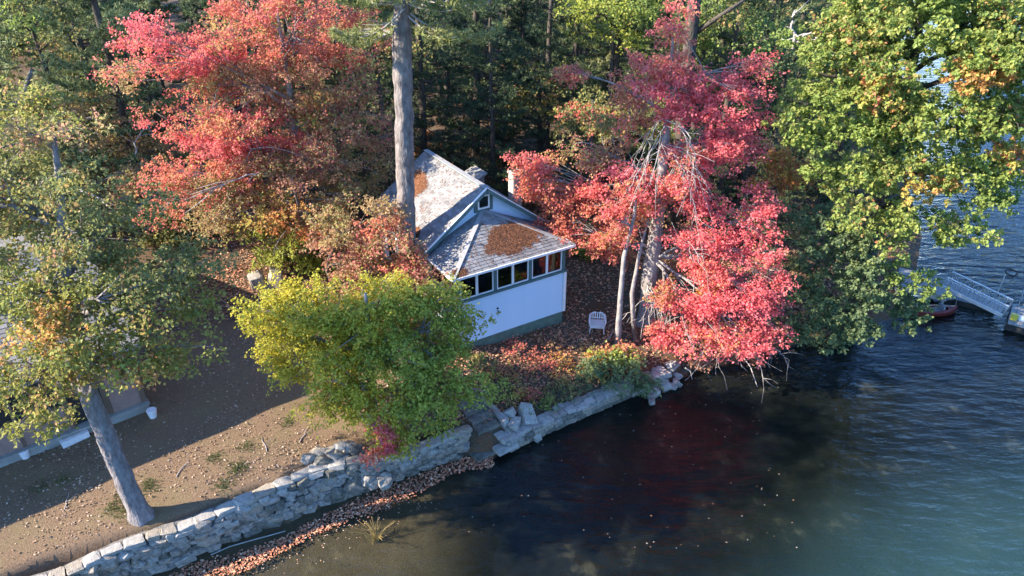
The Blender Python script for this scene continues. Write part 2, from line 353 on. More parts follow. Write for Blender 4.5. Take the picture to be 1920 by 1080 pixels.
def watermat():
    m = mat('lake_water'); t = m.node_tree; t.nodes.remove(t.nodes['Principled BSDF'])
    tc = t.nodes.new('ShaderNodeTexCoord'); mp = t.nodes.new('ShaderNodeMapping'); mp.inputs['Rotation'].default_value = (0, 0, R(-28)); mp.inputs['Scale'].default_value = (0.55, 1.5, 1)
    t.links.new(tc.outputs['Object'], mp.inputs[0])
    def noise(sc, det, src):
        n = t.nodes.new('ShaderNodeTexNoise'); n.inputs['Scale'].default_value = sc; n.inputs['Detail'].default_value = det
        t.links.new(src, n.inputs['Vector']); return n
    n1 = noise(1.5, 4, mp.outputs[0]); n2 = noise(7.0, 3, mp.outputs[0])
    b1 = t.nodes.new('ShaderNodeBump'); b1.inputs['Strength'].default_value = 0.9; b1.inputs['Distance'].default_value = 0.28
    t.links.new(n1.outputs['Fac'], b1.inputs['Height'])
    b2 = t.nodes.new('ShaderNodeBump'); b2.inputs['Strength'].default_value = 0.5; b2.inputs['Distance'].default_value = 0.03
    t.links.new(n2.outputs['Fac'], b2.inputs['Height']); t.links.new(b1.outputs[0], b2.inputs['Normal'])
    sx = t.nodes.new('ShaderNodeSeparateXYZ'); t.links.new(tc.outputs['Object'], sx.inputs[0])
    mrx = t.nodes.new('ShaderNodeMapRange'); mrx.interpolation_type = 'SMOOTHSTEP'; mrx.inputs['From Min'].default_value = 1; mrx.inputs['From Max'].default_value = 15
    mrx.inputs['To Min'].default_value = 0.34; mrx.inputs['To Max'].default_value = 0.5
    t.links.new(sx.outputs[0], mrx.inputs['Value']); t.links.new(mrx.outputs[0], b1.inputs['Strength'])
    mry = t.nodes.new('ShaderNodeMapRange'); mry.inputs['From Min'].default_value = 1; mry.inputs['From Max'].default_value = 15; mry.inputs['To Min'].default_value = 0.55; mry.inputs['To Max'].default_value = 0.6
    t.links.new(sx.outputs[0], mry.inputs['Value']); t.links.new(mry.outputs[0], b2.inputs['Strength'])
    tr = t.nodes.new('ShaderNodeBsdfTransparent'); tr.inputs['Color'].default_value = (0.96, 0.97, 0.96, 1)
    gl = t.nodes.new('ShaderNodeBsdfGlossy'); gl.inputs['Roughness'].default_value = 0.05
    fr = t.nodes.new('ShaderNodeFresnel')
    ge = t.nodes.new('ShaderNodeNewGeometry'); mr = t.nodes.new('ShaderNodeMapRange'); mr.inputs['To Min'].default_value = 1.333; mr.inputs['To Max'].default_value = 0.75
    t.links.new(ge.outputs['Backfacing'], mr.inputs['Value']); t.links.new(mr.outputs[0], fr.inputs['IOR'])   # no refraction here, so both sides use the same index
    t.links.new(b2.outputs[0], gl.inputs['Normal']); t.links.new(b2.outputs[0], fr.inputs['Normal'])
    mx = t.nodes.new('ShaderNodeMixShader'); t.links.new(fr.outputs[0], mx.inputs[0]); t.links.new(tr.outputs[0], mx.inputs[1]); t.links.new(gl.outputs[0], mx.inputs[2])
    out = t.nodes['Material Output']; t.links.new(mx.outputs[0], out.inputs['Surface'])
    va = t.nodes.new('ShaderNodeVolumeAbsorption'); va.inputs['Color'].default_value = (0.40, 0.70, 0.62, 1); va.inputs['Density'].default_value = 0.22
    t.links.new(va.outputs[0], out.inputs['Volume'])
    return m
wb = MB(); wb.box((0, 0, -4), (1700, 1700, 8)); wb.build('water', watermat(), None, kind='structure')

def add_hills():  # unseen ridge added to keep pale horizon sky out of the lake reflections
    m = plain('added_hill_forest', (0.10, 0.12, 0.06), (0.04, 0.055, 0.03), 0.05, 0.95)
    a = np.linspace(R(-62), R(62), 120); b = MB(); rows_ = []
    for k, (rad, hz) in enumerate([(330, -.5), (345, 14), (400, 34), (470, 52), (620, 40)]):
        rr0 = rad + 12 * np.sin(a * 7 + k); zz0 = hz * (1 + .22 * np.sin(a * 5 + 1) + .12 * np.sin(a * 13 + k) + (.10 * np.sin(a * 61 + k * 2) if k else 0))
        rows_.append(np.column_stack([40 + rr0 * np.cos(a), 20 + rr0 * np.sin(a), zz0]))
    n_ = len(a); b.add(np.vstack(rows_), [[k * n_ + i, k * n_ + i + 1, (k + 1) * n_ + i + 1, (k + 1) * n_ + i] for k in range(4) for i in range(n_ - 1)])
    b.build('added_hills', m, None, True, kind='structure')
add_hills()
# ------------------------------------------------------------------ stones
rs = np.random.default_rng(11)
def stone_mesh(seed, flat=1.0, bev=0.13, nz=0.06):
    """rough block with chamfered, uneven corners, 44 triangles"""
    r = np.random.default_rng(seed); import bmesh
    bm = bmesh.new(); bmesh.ops.create_cube(bm, size=1.0)
    bmesh.ops.bevel(bm, geom=list(bm.edges) + list(bm.verts), offset=bev, segments=1, affect='EDGES', profile=0.6)
    for v in bm.verts: v.co += Vector(r.normal(0, nz, 3))
    bmesh.ops.triangulate(bm, faces=[f for f in bm.faces if len(f.verts) > 4])
    return bm
STONES = {}
for key in ('stone', 'stone_dark', 'stone_tan', 'stone_pale'):
    STONES[key] = []
    for k in range(6):
        bm = stone_mesh(k * 7 + len(key)); me = bpy.data.meshes.new('stone'); bm.to_mesh(me); bm.free(); me.materials.append(M[key]); STONES[key].append(me)
for key in ('stone', 'stone_dark', 'stone_tan', 'stone_pale'):
    STONES['round_' + key] = []
    for k in range(5):
        bm = stone_mesh(k * 13 + 5, 1, .24, .095); me = bpy.data.meshes.new('rock'); bm.to_mesh(me); bm.free(); me.materials.append(M[key]); STONES['round_' + key].append(me)
def put_stone(parent, key, c, size, ax, name='stone', **tags):
    """ax: rows are the stone's x,y,z directions"""
    o = link(name, STONES[key][rs.integers(len(STONES[key]))], parent, **tags)
    mw = Matrix.Identity(4); A = np.asarray(ax)
    for i in range(3):
        for j in range(3): mw[j][i] = A[i][j] * size[i]
        mw[i][3] = c[i]
    if parent is not None: mw = Matrix.Translation(parent.location).inverted() @ mw
    o.matrix_basis = mw
    return o
def frame(x, up=(0, 0, 1), roll=0.0, jit=0.0):
    x = unit(np.asarray(x, float)); z = np.asarray(up, float); z = unit(z - (z @ x) * x); y = np.cross(z, x)
    if roll:
        c, s = math.cos(roll), math.sin(roll); x, z = c * x + s * z, -s * x + c * z
    A = np.array([x, y, z])
    if jit:
        e = rs.normal(0, jit, 3); K = Matrix.Rotation(e[0], 3, 'X') @ Matrix.Rotation(e[1], 3, 'Y') @ Matrix.Rotation(e[2], 3, 'Z')
        A = np.array(K) @ A
    return A
def resample(L, n):
    L = np.asarray(L, float); d = np.r_[0, np.cumsum(np.linalg.norm(np.diff(L, axis=0), axis=1))]
    t = np.linspace(0, d[-1], n); return np.column_stack([np.interp(t, d, L[:, k]) for k in range(L.shape[1])]), d[-1]

# left retaining wall: battered fieldstone face, pale cap
Lb = np.array([(-16.2, 9.1, 0.08)] + [tuple(gp(x, y, 0.08)) for x, y in wall_px])
Lt = np.array([(-16.7, 9.6, 1.22)] + [tuple(gp(x, y, 1.22)) for x, y in [(105, 1088), (212, 1037), (276, 1012), (347, 991), (421, 961), (474, 936), (538, 908), (601, 880), (668, 868)]] + [tuple(gp(x, y, 1.1)) for x, y in [(740, 856), (800, 840), (868, 812)]])
B_, LenB = resample(Lb, 400); T_, _ = resample(Lt, 400)
wl = thing('retaining_wall', 'long battered fieldstone retaining wall holding up the bare brown lawn', 'stone wall', (B_[200][0], B_[200][1], 0.0))
core = MB()
nc = 60; Bc = B_[::7][:58]; Tc = T_[::7][:58]; nrm2 = np.zeros_like(Bc)
inw = unit(np.column_stack([-(np.gradient(Bc[:, 1])), np.gradient(Bc[:, 0])])); off = np.column_stack([inw * 0.10, np.zeros(len(Bc))])
V = np.vstack([Bc + off - [0, 0, 0.3], Tc + off - [0, 0, 0.06], Tc + off * 4.5 - [0, 0, 0.06], Bc + off * 6 - [0, 0, 0.3]]) - np.array(wl.location)
n = len(Bc); q = []
for r_ in range(3):
    for i in range(n - 1): q.append([r_ * n + i, r_ * n + i + 1, (r_ + 1) * n + i + 1, (r_ + 1) * n + i])
core.add(V, q); core.build('mortar_core', M['mortar'], wl)
rows = 7; cnt = 0
for r_ in range(rows):
    t = rs.uniform(0, 0.3)
    while t < LenB - 0.1:
        wd = rs.uniform(0.19, 0.48) * (1.3 if r_ == 0 else 1.0)
        if t / LenB < 0.22: wd *= 2.0
        k = min(399, int((t + wd / 2) / LenB * 399)); k2 = min(399, k + 8); k1 = max(0, k - 8)
        fr_ = (r_ + 0.42) / (rows + 0.25) + rs.normal(0, 0.022) + 0.03 * math.sin(t * 2.3)
        c = B_[k] * (1 - fr_) + T_[k] * fr_
        ht = rs.uniform(0.155, 0.25) * (1.2 if r_ == 0 else 1)
        if rs.random() < 0.13: wd *= 1.4; ht *= 1.5
        up = T_[k] - B_[k]
        A = frame(B_[k2] - B_[k1], up, 0, 0.10)
        key = rs.choice(['stone_dark', 'stone_dark', 'stone'] if r_ == 0 else ['stone', 'stone_dark', 'stone', 'stone_tan'] if r_ < 3 else ['stone', 'stone', 'stone_dark', 'stone_tan', 'stone_pale'])
        put_stone(wl, 'round_' + key if rs.random() < .6 else key, c, (wd * 1.02, rs.uniform(0.24, 0.40), ht), frame(A[0], A[2], rs.normal(0, .12), .05)); cnt += 1
        t += wd
t = 0
while t < LenB:
    wd = rs.uniform(0.34, 0.75); k = min(399, int((t + wd / 2) / LenB * 399)); k2 = min(399, k + 8); k1 = max(0, k - 8)
    A = frame(T_[k2] - T_[k1], (0, 0, 1), 0, 0.05)
    c = T_[k] + A[1] * 0.10 + [0, 0, 0.0]
    put_stone(wl, rs.choice(['stone_pale', 'stone_tan', 'stone_pale']), c, (wd * 1.0, rs.uniform(0.28, 0.42), rs.uniform(0.12, 0.2)), A, 'cap_stone'); cnt += 1
    t += wd

# loose rock pile at its right end
pile = [(585, 886, .34, 'stone'), (604, 872, .38, 'stone_tan'), (622, 862, .34, 'stone'), (640, 850, .40, 'stone_pale'), (655, 843, .36, 'stone'), (670, 852, .36, 'stone_dark'),
        (630, 884, .42, 'stone_pale'), (648, 872, .36, 'stone'), (664, 880, .44, 'stone_dark'), (683, 893, .5, 'stone'), (660, 903, .62, 'stone_dark'), (696, 880, .34, 'stone_tan'),
        (612, 893, .38, 'stone_dark'), (700, 900, .38, 'stone'), (640, 918, .46, 'stone_dark'), (720, 893, .42, 'stone'), (615, 905, .4, 'stone'), (676, 866, .3, 'stone_tan'),]
rp = np.random.default_rng(19)
for _ in range(16):
    a_ = rp.random(); xx = 592 + 120 * a_; pile.append((xx, 886 - 52 * math.exp(-((xx - 655) / 38) ** 2) + rp.uniform(-4, 34), rp.uniform(.2, .36), str(rp.choice(['stone', 'stone_dark', 'stone_tan', 'stone_pale']))))
for x, y, s, key in pile:
    z = 0.25 + (930 - y) / 95.0 * 1.05
    p = gp(x, y, z); h = gz(p[0], p[1]); p[2] = max(h + s * 0.25, z * 0.8)
    A = frame(rs.normal(size=3) * [1, 1, 0.3], (0, 0, 1), 0, 0.3)
    put_stone(None, 'round_' + key, p, (s * rs.uniform(1, 1.35), s, s * rs.uniform(.75, 1)), A, 'rock', label='loose grey rock in the tumbled pile beside the red shrub on the shore', category='rock', group='rocks tumbled at the end of the wall')

# right retaining wall: pale coursed cap above the dark water
Rt = np.array([tuple(gp(x, y, 0.55)) for x, y in [(938, 826), (990, 801), (1060, 769), (1130, 740), (1200, 711), (1250, 698)]])
R_, LenR = resample(Rt, 300)
wr = thing('shore_wall', 'low pale stone shore wall running from the steps to the rubble beside the dark water', 'stone wall', (R_[150][0], R_[150][1], 0))
for lane, (off_, key, wmin, wmax, zt) in enumerate([(0.0, 'stone_pale', .22, .5, .72), (0.25, 'stone_pale', .18, .42, .70)]):
    t = rs.uniform(0, .2)
    while t < LenR - 0.1:
        wd = rs.uniform(wmin, wmax); k = min(299, int((t + wd / 2) / LenR * 299)); A = frame(R_[min(299, k + 6)] - R_[max(0, k - 6)], (0, 0, 1), 0, 0.04)
        c = R_[k] + A[1] * (off_ + rs.normal(0, .025)) + [0, 0, zt - .72 - 0.07 + rs.normal(0, .018)]
        put_stone(wr, rs.choice([key, key, 'stone']), c, (wd * 1.0, rs.uniform(.24, .32), rs.uniform(.13, .2)), frame(A[0], (rs.normal(0, .08), rs.normal(0, .08), 1), 0, .05), 'cap_stone'); t += wd
for r_ in range(2):
    t = rs.uniform(0, .3)
    while t < LenR - 0.1:
        wd = rs.uniform(.28, .6); k = min(299, int((t + wd / 2) / LenR * 299)); A = frame(R_[min(299, k + 6)] - R_[max(0, k - 6)], (0, 0, 1), 0, 0.05)
        c = R_[k] + A[1] * (0.02 - .03 * (2 - r_)) + [0, 0, -.23 - .21 * r_ + 0.0]
        put_stone(wr, rs.choice(['stone_dark', 'stone_tan', 'stone_dark', 'stone']), c, (wd * 1.02, .34, .235), A); t += wd
cc = MB(); Rb = R_[::12]; inn = unit(np.column_stack([-np.gradient(Rb[:, 1]), np.gradient(Rb[:, 0]), 0 * Rb[:, 0]]))
V = np.vstack([Rb + inn * .08 - [0, 0, .95], Rb + inn * .08 - [0, 0, .12], Rb + inn * .40 - [0, 0, .12], Rb + inn * .40 - [0, 0, .95]]) - np.array(wr.location); n = len(Rb)
cc.add(V, [[r_ * n + i, r_ * n + i + 1, (r_ + 1) * n + i + 1, (r_ + 1) * n + i] for r_ in range(3) for i in range(n - 1)]); cc.build('mortar_core', M['mortar'], wr)
# rubble where it ends
for k in range(26):
    x = 1222 + rs.uniform(0, 55); y = 728 - (x - 1222) * .55 + rs.uniform(-26, 16); p = gp(x, y, .3); s = rs.uniform(.16, .34)
    p[2] = max(gz(p[0], p[1]), 0) + s * .3
    put_stone(None, 'round_' + rs.choice(['stone_pale', 'stone_pale', 'stone']), p, (s * 1.3, s, s * .7), frame(rs.normal(size=3) * [1, 1, .3], (0, 0, 1), 0, .35), 'rock',
              label='small pale rubble rock where the low shore wall ends at the water', category='rock', group='rubble rocks at the end of the low wall')

# steps down to the water
F = frame(R_[10] - R_[0])
st = thing('stone_steps', 'dark narrow stone steps going down to the water between two pale wall ends', 'steps', tuple(gp(912, 815, 0.3) * [1, 1, 0]))
base = np.array(st.location)
for k in range(4):
    c = F[1] * (0.0 + .36 * k); gh = gz(base[0] + c[0], base[1] + c[1]); c = c + np.array([0, 0, max(.08 + .17 * k, gh - .04)]); b = MB(); b.box(c, (.85, .40, .24), F); b.build('tread', M['stone_dark'], st)
for sx in (.56,):
    b = MB(); b.box(F[0] * sx + F[1] * .5 + np.array([0, 0, .42]), (.2, 1.7, .95), F); b.build('side_wall', M['concrete'], st)
slab = MB(); slab.box((0, 0, 0), (.85, .55, .16), F); o = slab.build('stone_slab', M['stone_dark'], None, label='flat dark stone slab lying at the foot of the steps in the water', category='slab'); o.location = tuple(gp(907, 848, .05))
slab = MB(); slab.box((0, 0, 0), (.75, .4, .14), F); o = slab.build('stone_slab', M['stone_pale'], None, label='pale flat slab jutting over the water right of the steps', category='slab'); o.location = tuple(gp(948, 838, .25))
for (x, y, z, s, lb) in [(952, 778, .85, .4, 'pale broken block standing left behind the steps wall'), (987, 770, .95, .55, 'largest pale broken block behind the shore wall, at the right of its row'), (965, 792, .8, .36, 'pale broken block between two others behind the steps wall'), (1003, 785, .85, .4, 'pale slanted block lying against the back of the shore wall')]:
    p = gp(x, y, z - .1); p[2] = gz(p[0], p[1]) + .15
    put_stone(None, 'stone_pale', p, (s * 1.3, s * .8, s * .8), frame(rs.normal(size=3) * [1, 1, .2], (0, 0, 1), 0, .25), 'stone_block', label=lb, category='stone block')

# ------------------------------------------------------------------ roofs of shingles
def shingle_plane(mb, o, ex, ey, xr, rows, tab=0.30, exp_=0.14, seed=0, base=(0.23, 0.225, 0.222), var=0.15):
    """o: point on eave; ex along eave, ey up the slope; xr(v)->(x0,x1) at distance v up the slope"""
    r = np.random.default_rng(seed); ex = unit(np.asarray(ex, float)); ey = unit(np.asarray(ey, float)); nn = np.cross(ex, ey)
    if nn[2] < 0: nn = -nn
    for k in range(rows):
        v0 = k * exp_; v1 = v0 + exp_; a0, b0 = xr(v0); a1, b1 = xr(v1)
        x = a0 - (k % 2) * tab / 2 - r.uniform(0, .03)
        while x < b0:
            xa, xb = max(x + .006, a0), min(x + tab - .006, b0); xa1, xb1 = min(max(x + .006, a1), b1), max(min(x + tab - .006, b1), a1)
            if xb - xa > .02:
                lift = .016 + r.uniform(0, .006)
                P = [o + ex * xa + ey * v0 + nn * .002, o + ex * xb + ey * v0 + nn * .002, o + ex * xa + ey * v0 + nn * lift, o + ex * xb + ey * v0 + nn * lift,
                     o + ex * xb1 + ey * v1 + nn * .006, o + ex * xa1 + ey * v1 + nn * .006]
                s = 1 + r.normal(0, var)
                mb.add(P, [[0, 1, 3, 2], [2, 3, 4, 5]], None, np.clip(np.array(base) * s, .05, .7))
            x += tab

# ------------------------------------------------------------------ the white cottage
HA = R(32.07); hx, hy = -1.917, 21.579
H = thing('cottage', 'small white lakeside cottage with screened front porch under a grey shingle roof', 'house', (hx, hy, 1.40), HA)
W, SILL, EAVE, D = 4.6, 1.89, 3.0, 2.08
RIDGE, YG, YB, HW, SL = 5.12, 1.78, 6.75, 2.78, 0.734
def part(mb, name, mt, parent=H, smooth=False, **t): return mb.build(name, M[mt], parent, smooth, **t)
# porch walls
b = MB(); b.box((W / 2, .05, (.12 + SILL) / 2), (W, .10, SILL - .12)); part(b, 'porch_front_wall', 'sky_tinted_paint')
cbd = MB(); cbd.add([(.06, -.001, 0), (W - .06, -.001, 0), (W - .06, -.014, 0), (.06, -.014, 0), (.06, -.001, .124), (W - .06, -.001, .124)], [[0, 1, 2, 3], [3, 2, 5, 4]], [[0, 3, 4], [1, 5, 2]]); cme = cbd.mesh('clapboard', M['sky_tinted_paint'])
for k in range(14): link('clapboard', cme, H, (0, 0, .125 + k * .1257))
for x in (.05, W - .05):
    b = MB(); b.box((x, .10 + (D - .1) / 2, (.22 + SILL) / 2), (.10, D - .1 - .004, SILL - .22)); part(b, 'porch_side_wall', 'white_paint')
b = MB(); b.box((W / 2, .045, -.15), (W - .02, .08, .53)); b.box((.055, D / 2 + .05, -.1), (.08, D - .1, .63)); b.box((W - .055, D / 2 + .05, -.1), (.08, D - .1, .63)); part(b, 'skirt_boards', 'skirt')
for x in (-.012, W + .012):
    b = MB(); b.box((x, -.004, (SILL + .18) / 2), (.12, .13, SILL - .12)); part(b, 'corner_board', 'trim_white')
b = MB(); b.box((W / 2, -.015, SILL + .045), (W + .14, .15, .09)); b.box((0, D / 2 + .06, SILL + .045), (.15, D - .1, .09)); b.box((W, D / 2 + .06, SILL + .045), (.15, D - .1, .09)); part(b, 'sill_board', 'green_trim')
b = MB(); b.box((W / 2, .04, EAVE - .05), (W, .12, .10)); b.box((.05, D / 2 + .05, EAVE - .05), (.10, D - .12, .10)); b.box((W - .05, D / 2 + .05, EAVE - .05), (.10, D - .12, .10)); part(b, 'header_board', 'green_trim')
for x in (.06, W / 3 + .02, 2 * W / 3 - .02, W - .06):
    b = MB(); b.box((x, .035, (SILL + EAVE) / 2), (.13, .13, EAVE - SILL - .19)); part(b, 'window_post', 'green_trim')
b = MB(); b.box((W / 2, D / 2 - .02, .3), (W - .24, D - .2, .06)); part(b, 'porch_floor', 'brown_wood')
def window(parent, c, w_, h_, ax, frame_m='trim_white', fr=.045, div=0):
    """frame part with pane and mullion as sub-parts; c centre, ax rows: right, out, up"""
    A = np.asarray(ax, float); f = MB()
    for sgn in (-1, 1):
        f.box(c + A[0] * sgn * (w_ / 2 - fr / 2), (fr, .05, h_), A)
        f.box(c + A[2] * sgn * (h_ / 2 - fr / 2), (w_ - 2 * fr, .05, fr), A)
    o = f.build('window', M[frame_m], parent)
    p = MB(); p.box(c + A[1] * -.004, (w_ - 2 * fr + .01, .012, h_ - 2 * fr + .01), A); p.build('pane', M['glass'], o)
    for k in range(div):
        q_ = MB(); q_.box(c + A[0] * (-w_ / 2 + w_ * (k + 1) / (div + 1)), (.03, .04, h_ - 2 * fr), A); q_.build('mullion', M[frame_m], o)
    return o
AX = np.array([[1., 0, 0], [0, -1., 0], [0, 0, 1.]])
wz = (SILL + .09 + EAVE - .10) / 2; wh = EAVE - SILL - .19
for bay in range(3):
    x0 = [.125, W / 3 + .085, 2 * W / 3 + .045][bay]; x1 = [W / 3 - .045, 2 * W / 3 - .085, W - .125][bay]; ww = (x1 - x0) / 2
    for k in range(2): window(H, np.array([x0 + ww * (k + .5), .02, wz]), ww - .008, wh, AX)
AXL = np.array([[0, -1., 0], [-1., 0, 0], [0, 0, 1.]])
for k in range(2):
    window(H, np.array([.03, .16 + .93 * (k + .5), wz]), .9, wh, AXL); window(H, np.array([W - .03, .16 + .93 * (k + .5), wz]), .9, wh, AXL * [[1, 1, 1], [-1, -1, -1], [1, 1, 1]] * [[-1], [1], [1]])
b = MB(); b.box((W - .16, D / 2 + .05, (SILL + EAVE) / 2), (.02, D - .3, EAVE - SILL)); part(b, 'added_blocker', 'interior')  # added dark panel, blocks the bright leaves behind the right-hand porch windows
# main body
zr = lambda x, lift=0: RIDGE - lift - abs(x - 2.3) * SL
xl, xr_ = -.12, 4.72
b = MB(); z1 = zr(xl, .12)
b.add([(xl, D, -.4), (xr_, D, -.4), (xr_, D, z1), (2.3, D, RIDGE - .12), (xl, D, z1), (2.3, D, z1), (xl, D + .1, -.4), (xr_, D + .1, -.4), (xr_, D + .1, z1), (2.3, D + .1, RIDGE - .12), (xl, D + .1, z1), (2.3, D + .1, z1)],
      [[0, 1, 5, 4], [1, 2, 3, 5], [7, 6, 10, 11], [8, 7, 11, 9]], [[4, 5, 3], [10, 9, 11]]); part(b, 'gable_wall', 'sky_tinted_paint')
b = MB(); yb = YB - .3
b.add([(xl, yb, -.4), (xr_, yb, -.4), (xr_, yb, z1), (2.3, yb, RIDGE - .12), (xl, yb, z1), (2.3, yb, z1)], [[1, 0, 4, 5], [2, 1, 5, 3]], [[4, 3, 5]]); part(b, 'rear_wall', 'white_paint')
for x in (xl + .05, xr_ - .05):
    b = MB(); b.box((x, (D + .1 + yb) / 2, (z1 - .4) / 2), (.1, yb - D - .1, z1 + .4)); part(b, 'side_wall', 'white_paint')
for y in (3.3, 5.2): window(H, np.array([xl - .03, y, 1.9]), .8, 1.1, AXL, 'green_trim', .07, 1)
# main roof: two slabs, shingles
n_s = np.array([-SL, 0, 1]) / math.hypot(SL, 1)
for sg in (-1, 1):
    xe = 2.3 + sg * HW; b = MB(); ze = RIDGE - HW * SL; d = .10
    b.add([(2.3, YG, RIDGE), (2.3, YB, RIDGE), (xe, YB, ze), (xe, YG, ze), (2.3, YG, RIDGE - d), (2.3, YB, RIDGE - d), (xe, YB, ze - d), (xe, YG, ze - d)],
          [[0, 1, 2, 3], [7, 6, 5, 4], [3, 2, 6, 7], [0, 3, 7, 4], [1, 5, 6, 2]]); ro = part(b, 'roof', 'green_trim')
    s = MB(); ey = np.array([-sg, 0, SL]); ln = HW * math.hypot(1, SL)
    shingle_plane(s, np.array([xe, YG - .02, ze + .004]), (0, 1, 0), ey, lambda v: (0, YB - YG + .04), int(ln / .14), seed=3 + sg); s.build('shingles', M['shingle'], ro, kind='stuff')
    b = MB(); b.bar((2.3 + sg * .02, YG - .035, RIDGE - .07), (xe, YG - .035, ze - .07), .04, .15); part(b, 'bargeboard', 'green_trim')
    b = MB(); b.bar((2.3 + sg * .02, YG - .03, RIDGE + .022), (xe, YG - .03, ze + .022), .07, .03); part(b, 'drip_edge', 'trim_white')
b = MB(); b.bar((2.3, YG - .02, RIDGE + .025), (2.3, YB + .02, RIDGE + .025), .2, .03, C=(.3, .3, .3)); part(b, 'ridge_cap', 'shingle')
# porch hip roof
ov = .24; ap = np.array([2.3, D, 4.17]); e0, e1 = np.array([-ov, -ov, EAVE + .02]), np.array([W + ov, -ov, EAVE + .02]); f0, f1 = np.array([-ov, D, EAVE + .02]), np.array([W + ov, D, EAVE + .02])
b = MB(); dz = np.array([0, 0, .06]); b.add([e0, e1, f1, f0, ap, e0 - dz, e1 - dz, f1 - dz, f0 - dz], [[5, 8, 7, 6], [0, 5, 6, 1], [1, 6, 7, 2], [3, 8, 5, 0]], [[0, 1, 4], [1, 2, 4], [3, 0, 4]])
pr = part(b, 'porch_roof', 'green_trim')
s = MB(); L_ = W + 2 * ov; hgt = math.hypot(D + ov, ap[2] - e0[2])
shingle_plane(s, e0 + [0, -.02, .004], (1, 0, 0), ap - (e0 + e1) / 2, lambda v: (v / hgt * L_ / 2, L_ - v / hgt * L_ / 2), int(hgt / .14), seed=21)
hl = math.hypot(L_ / 2, ap[2] - e0[2]); dl = D + ov
shingle_plane(s, f0 + [-.02, 0, .004], (0, -1, 0), (L_ / 2, 0, ap[2] - f0[2]), lambda v: (0, dl * (1 - v / hl)), int(hl / .14), seed=22)
shingle_plane(s, f1 + [.02, 0, .004], (0, -1, 0), (-L_ / 2, 0, ap[2] - f0[2]), lambda v: (0, dl * (1 - v / hl)), int(hl / .14), seed=23)
s.build('shingles', M['shingle'], pr, kind='stuff')
for e in (e0, e1):
    b = MB(); b.bar(e + [0, 0, .03], ap + [0, 0, .03], .16, .025, C=(.3, .3, .3)); b.build('hip_cap', M['shingle'], pr)
b = MB(); b.box((W / 2, -ov - .03, EAVE + .005), (L_ + .06, .04, .085)); b.build('fascia', M['trim_white'], pr)
b = MB(); b.box((-ov - .03, (D - ov) / 2, EAVE + .005), (.04, dl, .085)); b.build('side_fascia', M['trim_white'], pr)
b = MB(); b.box((W + ov + .03, (D - ov) / 2, EAVE + .005), (.04, dl, .085)); b.build('side_fascia', M['trim_white'], pr)
# gable window with its dark surround
b = MB()
for sx in (-1, 1): b.box((2.3 + sx * .33, D - .025, 4.50), (.12, .05, .72))
b.box((2.3, D - .025, 4.19), (.54, .05, .1)); b.box((2.3, D - .025, 4.84), (.40, .05, .1)); part(b, 'gable_window_surround', 'green_trim')
window(H, np.array([2.3, D - .04, 4.51]), .5, .54, AX, 'trim_white', .06)
b = MB(); b.box((2.3, D - .005, 4.51), (.5, .008, .54)); part(b, 'window_dark', 'screen')
# spigot and vent on the porch front
b = MB(); b.box((1.63, -.02, 1.20), (.07, .04, .05)); b.tube([(1.63, -.03, 1.12), (1.63, -.09, 1.10), (1.63, -.1, 1.04)], .02, 6); part(b, 'spigot', 'black')
# chimney of pale blocks beyond the right slope, grey dormer on it
ch = MB(); cx, cy = 4.6, 3.5
ch.box((cx, cy, 2.2), (.36, .36, 5.0)); cho = part(ch, 'chimney', 'mortar')
bk = MB(); rb = np.random.default_rng(5)
one = MB(); one.box((0, 0, 0), (.178, .05, .165)); bme = one.mesh('brick', M['brick'])
for k in range(9):
    z = 3.08 + k * .185
    for side in range(4):
        a = side * math.pi / 2
        for j in (-1, 1):
            o = link('brick', bme, cho); off = np.array([j * .094, -.18, 0])
            o.rotation_euler = (0, 0, a); o.location = (cx + off[0] * math.cos(a) - off[1] * math.sin(a), cy + off[0] * math.sin(a) + off[1] * math.cos(a), z + rb.uniform(-.004, .004))
b = MB(); b.box((cx, cy, 4.74), (.46, .46, .08)); b.build('chimney_cap', M['brick'], cho)
b = MB(); b.box((cx, cy, 4.80), (.24, .24, .05)); b.build('flue', M['black'], cho)
b = MB(); b.box((W / 2, D - .02, 1.63), (W - .22, .03, 2.6)); part(b, 'porch_back_wall', 'interior')  # back panel coloured dark to stand for the dim porch interior
# furniture glimpsed inside the porch
t_ = thing('porch_bench', 'brown bench glimpsed inside the porch behind the glass', 'bench', tuple(np.array(H.matrix_basis @ Vector((0, 0, 0))) if False else (hx, hy, 1.40)), HA)
b = MB(); b.box((1.3, 1.6, .80), (1.5, .5, .08)); b.build('seat', M['brown_wood'], t_)
b = MB(); b.box((1.3, 1.87, 1.1), (1.5, .06, .55)); b.build('backrest', M['brown_wood'], t_)
for x in (.65, 1.95):
    b = MB(); b.box((x, 1.6, .545), (.08, .46, .43)); b.build('leg', M['brown_wood'], t_)

def Hp(x, y, z):
    c, s_ = math.cos(HA), math.sin(HA); return np.array([hx + c * x - s_ * y, hy + s_ * x + c * y, 1.40 + z])
